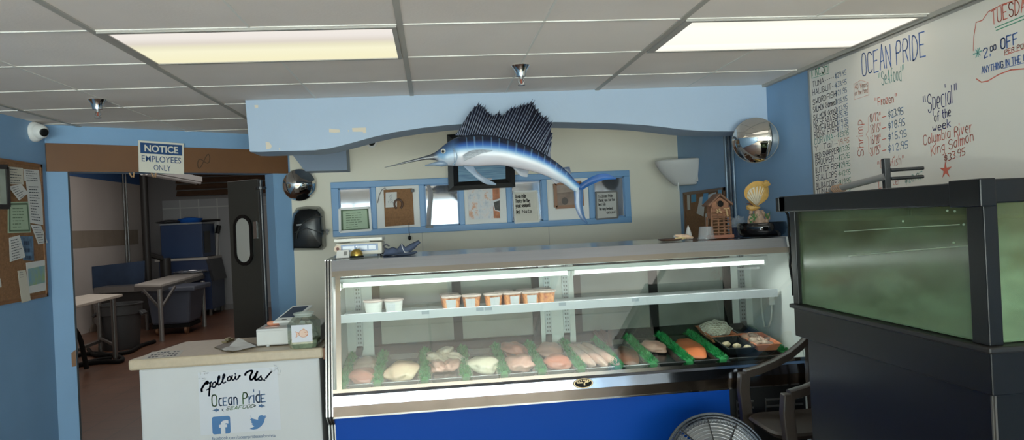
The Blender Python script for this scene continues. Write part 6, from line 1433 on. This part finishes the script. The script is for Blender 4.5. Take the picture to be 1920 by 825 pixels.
q = MB(); q.lathe([(.17, 0), (.2, .01), (.24, .09), (.23, .09), (.16, .02), (.002, .015)], (p.x, Yi+.3, zt_), 24); q.blob((p.x, Yi+.3, zt_+.06), (.2, .2, .06), 2); tag(q.build('blue_tub', M('bright_blue', (28, 92, 190), .4), origin=(p.x, Yi+.3, zt_), smooth=60), 'bright blue tub on top of the ice machine', 'tub')
p = sy(318, 420, Yi+.2); q = MB(); q.blob((p.x, Yi+.25, zt_+.035), (.24, .2, .04), 3, .3, 3); tag(q.build('dark_bag', M('bag_dark', (44, 46, 50), .5), origin=(p.x, Yi+.25, zt_), smooth=60), 'dark flat bag lying on the left of the ice machine top', 'bag')
p = sy(386, 419, Yi+.4); q = MB(); q.cyl((p.x-.1, Yi+.4, zt_+.03), (sy(413, 418, Yi+.4).x, Yi+.4, zt_+.035), .025, n=8); tag(q.build('kitchen_scraper', BLACK, origin=(p.x, Yi+.4, zt_), smooth=60), 'black handled kitchen tool sticking out over the ice machine', 'tool')
a, b = sy(401, 480, 16.2), sy(408, 424, 16.2)
t = thing('long_tool', 'white shafted tool with black grip leaning behind the ice machine', 'tool', (a.x, 16.2, 0)); q = MB(); q.cyl((a.x-.03, 16.2, 0), V((b.x-.02, 16.22, b.z-.15)), .025, n=8); q.build('shaft', M('tool_white', (180, 180, 178), .4), t); q = MB(); q.cyl(V((b.x-.02, 16.22, b.z-.15)), V((b.x+.02, 16.22, b.z+.02)), .045, n=8); q.build('grip', BLACK, t)
# brush hanging on the white wall
p = at_x(176, 624, KX+.03); t = thing('long_brush', 'round headed brush hanging under the table on the white wall', 'brush', p)
q = MB(); q.blob(p, (.03, .16, .17), 2); q.build('brush_head', M('brush_tan', (112, 100, 90), .8), t, smooth=60)
q = MB(); q.cyl(p+V((0, 0, .1)), p+V((0, 0, .62)), .014, n=8); q.build('handle', M('brush_handle', (96, 88, 80), .6), t)
# hoses on the floor
for i, (pts, lb) in enumerate((([(128, 672), (150, 665), (175, 662), (200, 664), (222, 668), (232, 672), (226, 678), (200, 678), (170, 680), (140, 686)], 'black hose coiled on the kitchen floor under the near table'), ([(166, 655), (172, 664), (190, 668), (215, 664), (245, 660), (262, 648), (290, 640)], 'thin black hose running across the kitchen floor to the right'), ([(120, 690), (150, 684), (180, 675), (210, 672)], 'black hose end lying nearest the doorway'))):
    P = [gz(x, y, .03) for x, y in pts]; sm = P
    for _ in range(2):
        nn = [sm[0]]
        for a, b in zip(sm, sm[1:]): nn += [a.lerp(b, .25), a.lerp(b, .75)]
        sm = nn+[sm[-1]]
    q = MB(); q.tube(sm, .028, 8); tag(q.build('floor_hose', MBLACK, origin=P[0], smooth=60), lb, 'hose')
P = [at_y(x, y, 9.6) for x, y in ((126, 610), (138, 614), (146, 626), (152, 640))]; q = MB(); q.tube(P+[V((P[-1].x+.05, 9.6, .03))], .03, 8); tag(q.build('bent_hose', MBLACK, origin=P[-1], smooth=60), 'black hose bending down beside the left door jamb', 'hose')
# strip light in the kitchen
e = at_y(377, 341, 12.5); t = thing('strip_light', 'white fluorescent strip light hanging in the kitchen behind the notice sign', 'light', (e.x, 11.5, e.z+.06))
q = MB(); q.box(e.x-.1, e.x+.02, 10.2, 12.5, e.z+.0, e.z+.08); q.build('housing', M('strip_white', (206, 206, 206), .4), t)
q = MB(); q.cyl((e.x-.01, 10.22, e.z-.02), (e.x-.01, 12.48, e.z-.02), .02, n=10); q.cyl((e.x-.07, 10.22, e.z-.02), (e.x-.07, 12.48, e.z-.02), .02, n=10); q.build('tube', M('tube_white', (214, 214, 214), .3), t)
q = MB(); q.cyl((e.x-.04, 11, e.z+.08), (e.x-.04, 11, 3.4), .01, n=6); q.cyl((e.x-.04, 12.2, e.z+.08), (e.x-.04, 12.2, 3.4), .01, n=6); q.build('hanger_rod', GREYM, t)
# rope ends under the header
for i, (px, py) in enumerate(((247, 329), (288, 329))):
    p = at_pl(px, py, dw(0, 0, .05), DN); q = MB(); q.tube([p+V((-.02, 0, .03)), p+V((0, 0, -.012)), p+V((.012, 0, -.014)), p+V((.02, 0, .03))], .007, 6); tag(q.build('rope_loop', M('rope_tan', (186, 140, 100), .8), origin=p, smooth=60), 'short tan rope loop under the brown header, '+('left' if i == 0 else 'right')+' one below the notice sign', 'rope')

# ================================================================ LIGHT
def area(name, loc, rot, sx, sy_, e, col=(1, 1, 1)):
    l = bpy.data.lights.new(name, 'AREA'); l.shape = 'RECTANGLE'; l.size = sx; l.size_y = sy_; l.energy = e; l.color = col
    o = bpy.data.objects.new(name, l); C.objects.link(o); o.location = loc; o.rotation_euler = rot; return o
for i, (a, b) in enumerate(((XL+.15, -1.0), (-.85, .75), (.9, XR-.15))):
    area('daylight', ((a+b)/2, YF-.25, 1.48), (R(90), 0, 0), b-a+.1, 1.5, 120, (.93, .97, 1.0))
for i, (a, b) in enumerate(((XL+.15, -1.0), (-.85, .75), (.9, XR-.15))):
    area('ground_bounce', ((a+b)/2, YF-.75, .55), (R(128), 0, 0), b-a, .8, 330, (1, .96, .9))
sun = bpy.data.lights.new('sun', 'SUN'); sun.energy = 22; sun.angle = .02; sun.color = (1, .95, .88); so_ = bpy.data.objects.new('sun', sun); C.objects.link(so_); so_.rotation_euler = (R(38), 0, R(-8))
area('case_lamp', (.75, 4.50, 1.24), (R(-18), 0, 0), 2.6, .05, 8, (.95, 1, .97))
area('kitchen_fill', (-3.8, 10.5, 3.3), (0, 0, 0), 3, 6, 50, (1, .93, .86))  # unseen area light added to fill the closed kitchen
w = bpy.data.worlds.new('world'); bpy.context.scene.world = w; w.use_nodes = True
w.node_tree.nodes['Background'].inputs[0].default_value = (.85, .92, 1, 1); w.node_tree.nodes['Background'].inputs[1].default_value = 2.5
sc = bpy.context.scene
sc.view_settings.view_transform = 'Standard'; sc.view_settings.look = 'None'; sc.view_settings.exposure = .2; sc.view_settings.gamma = 1.18
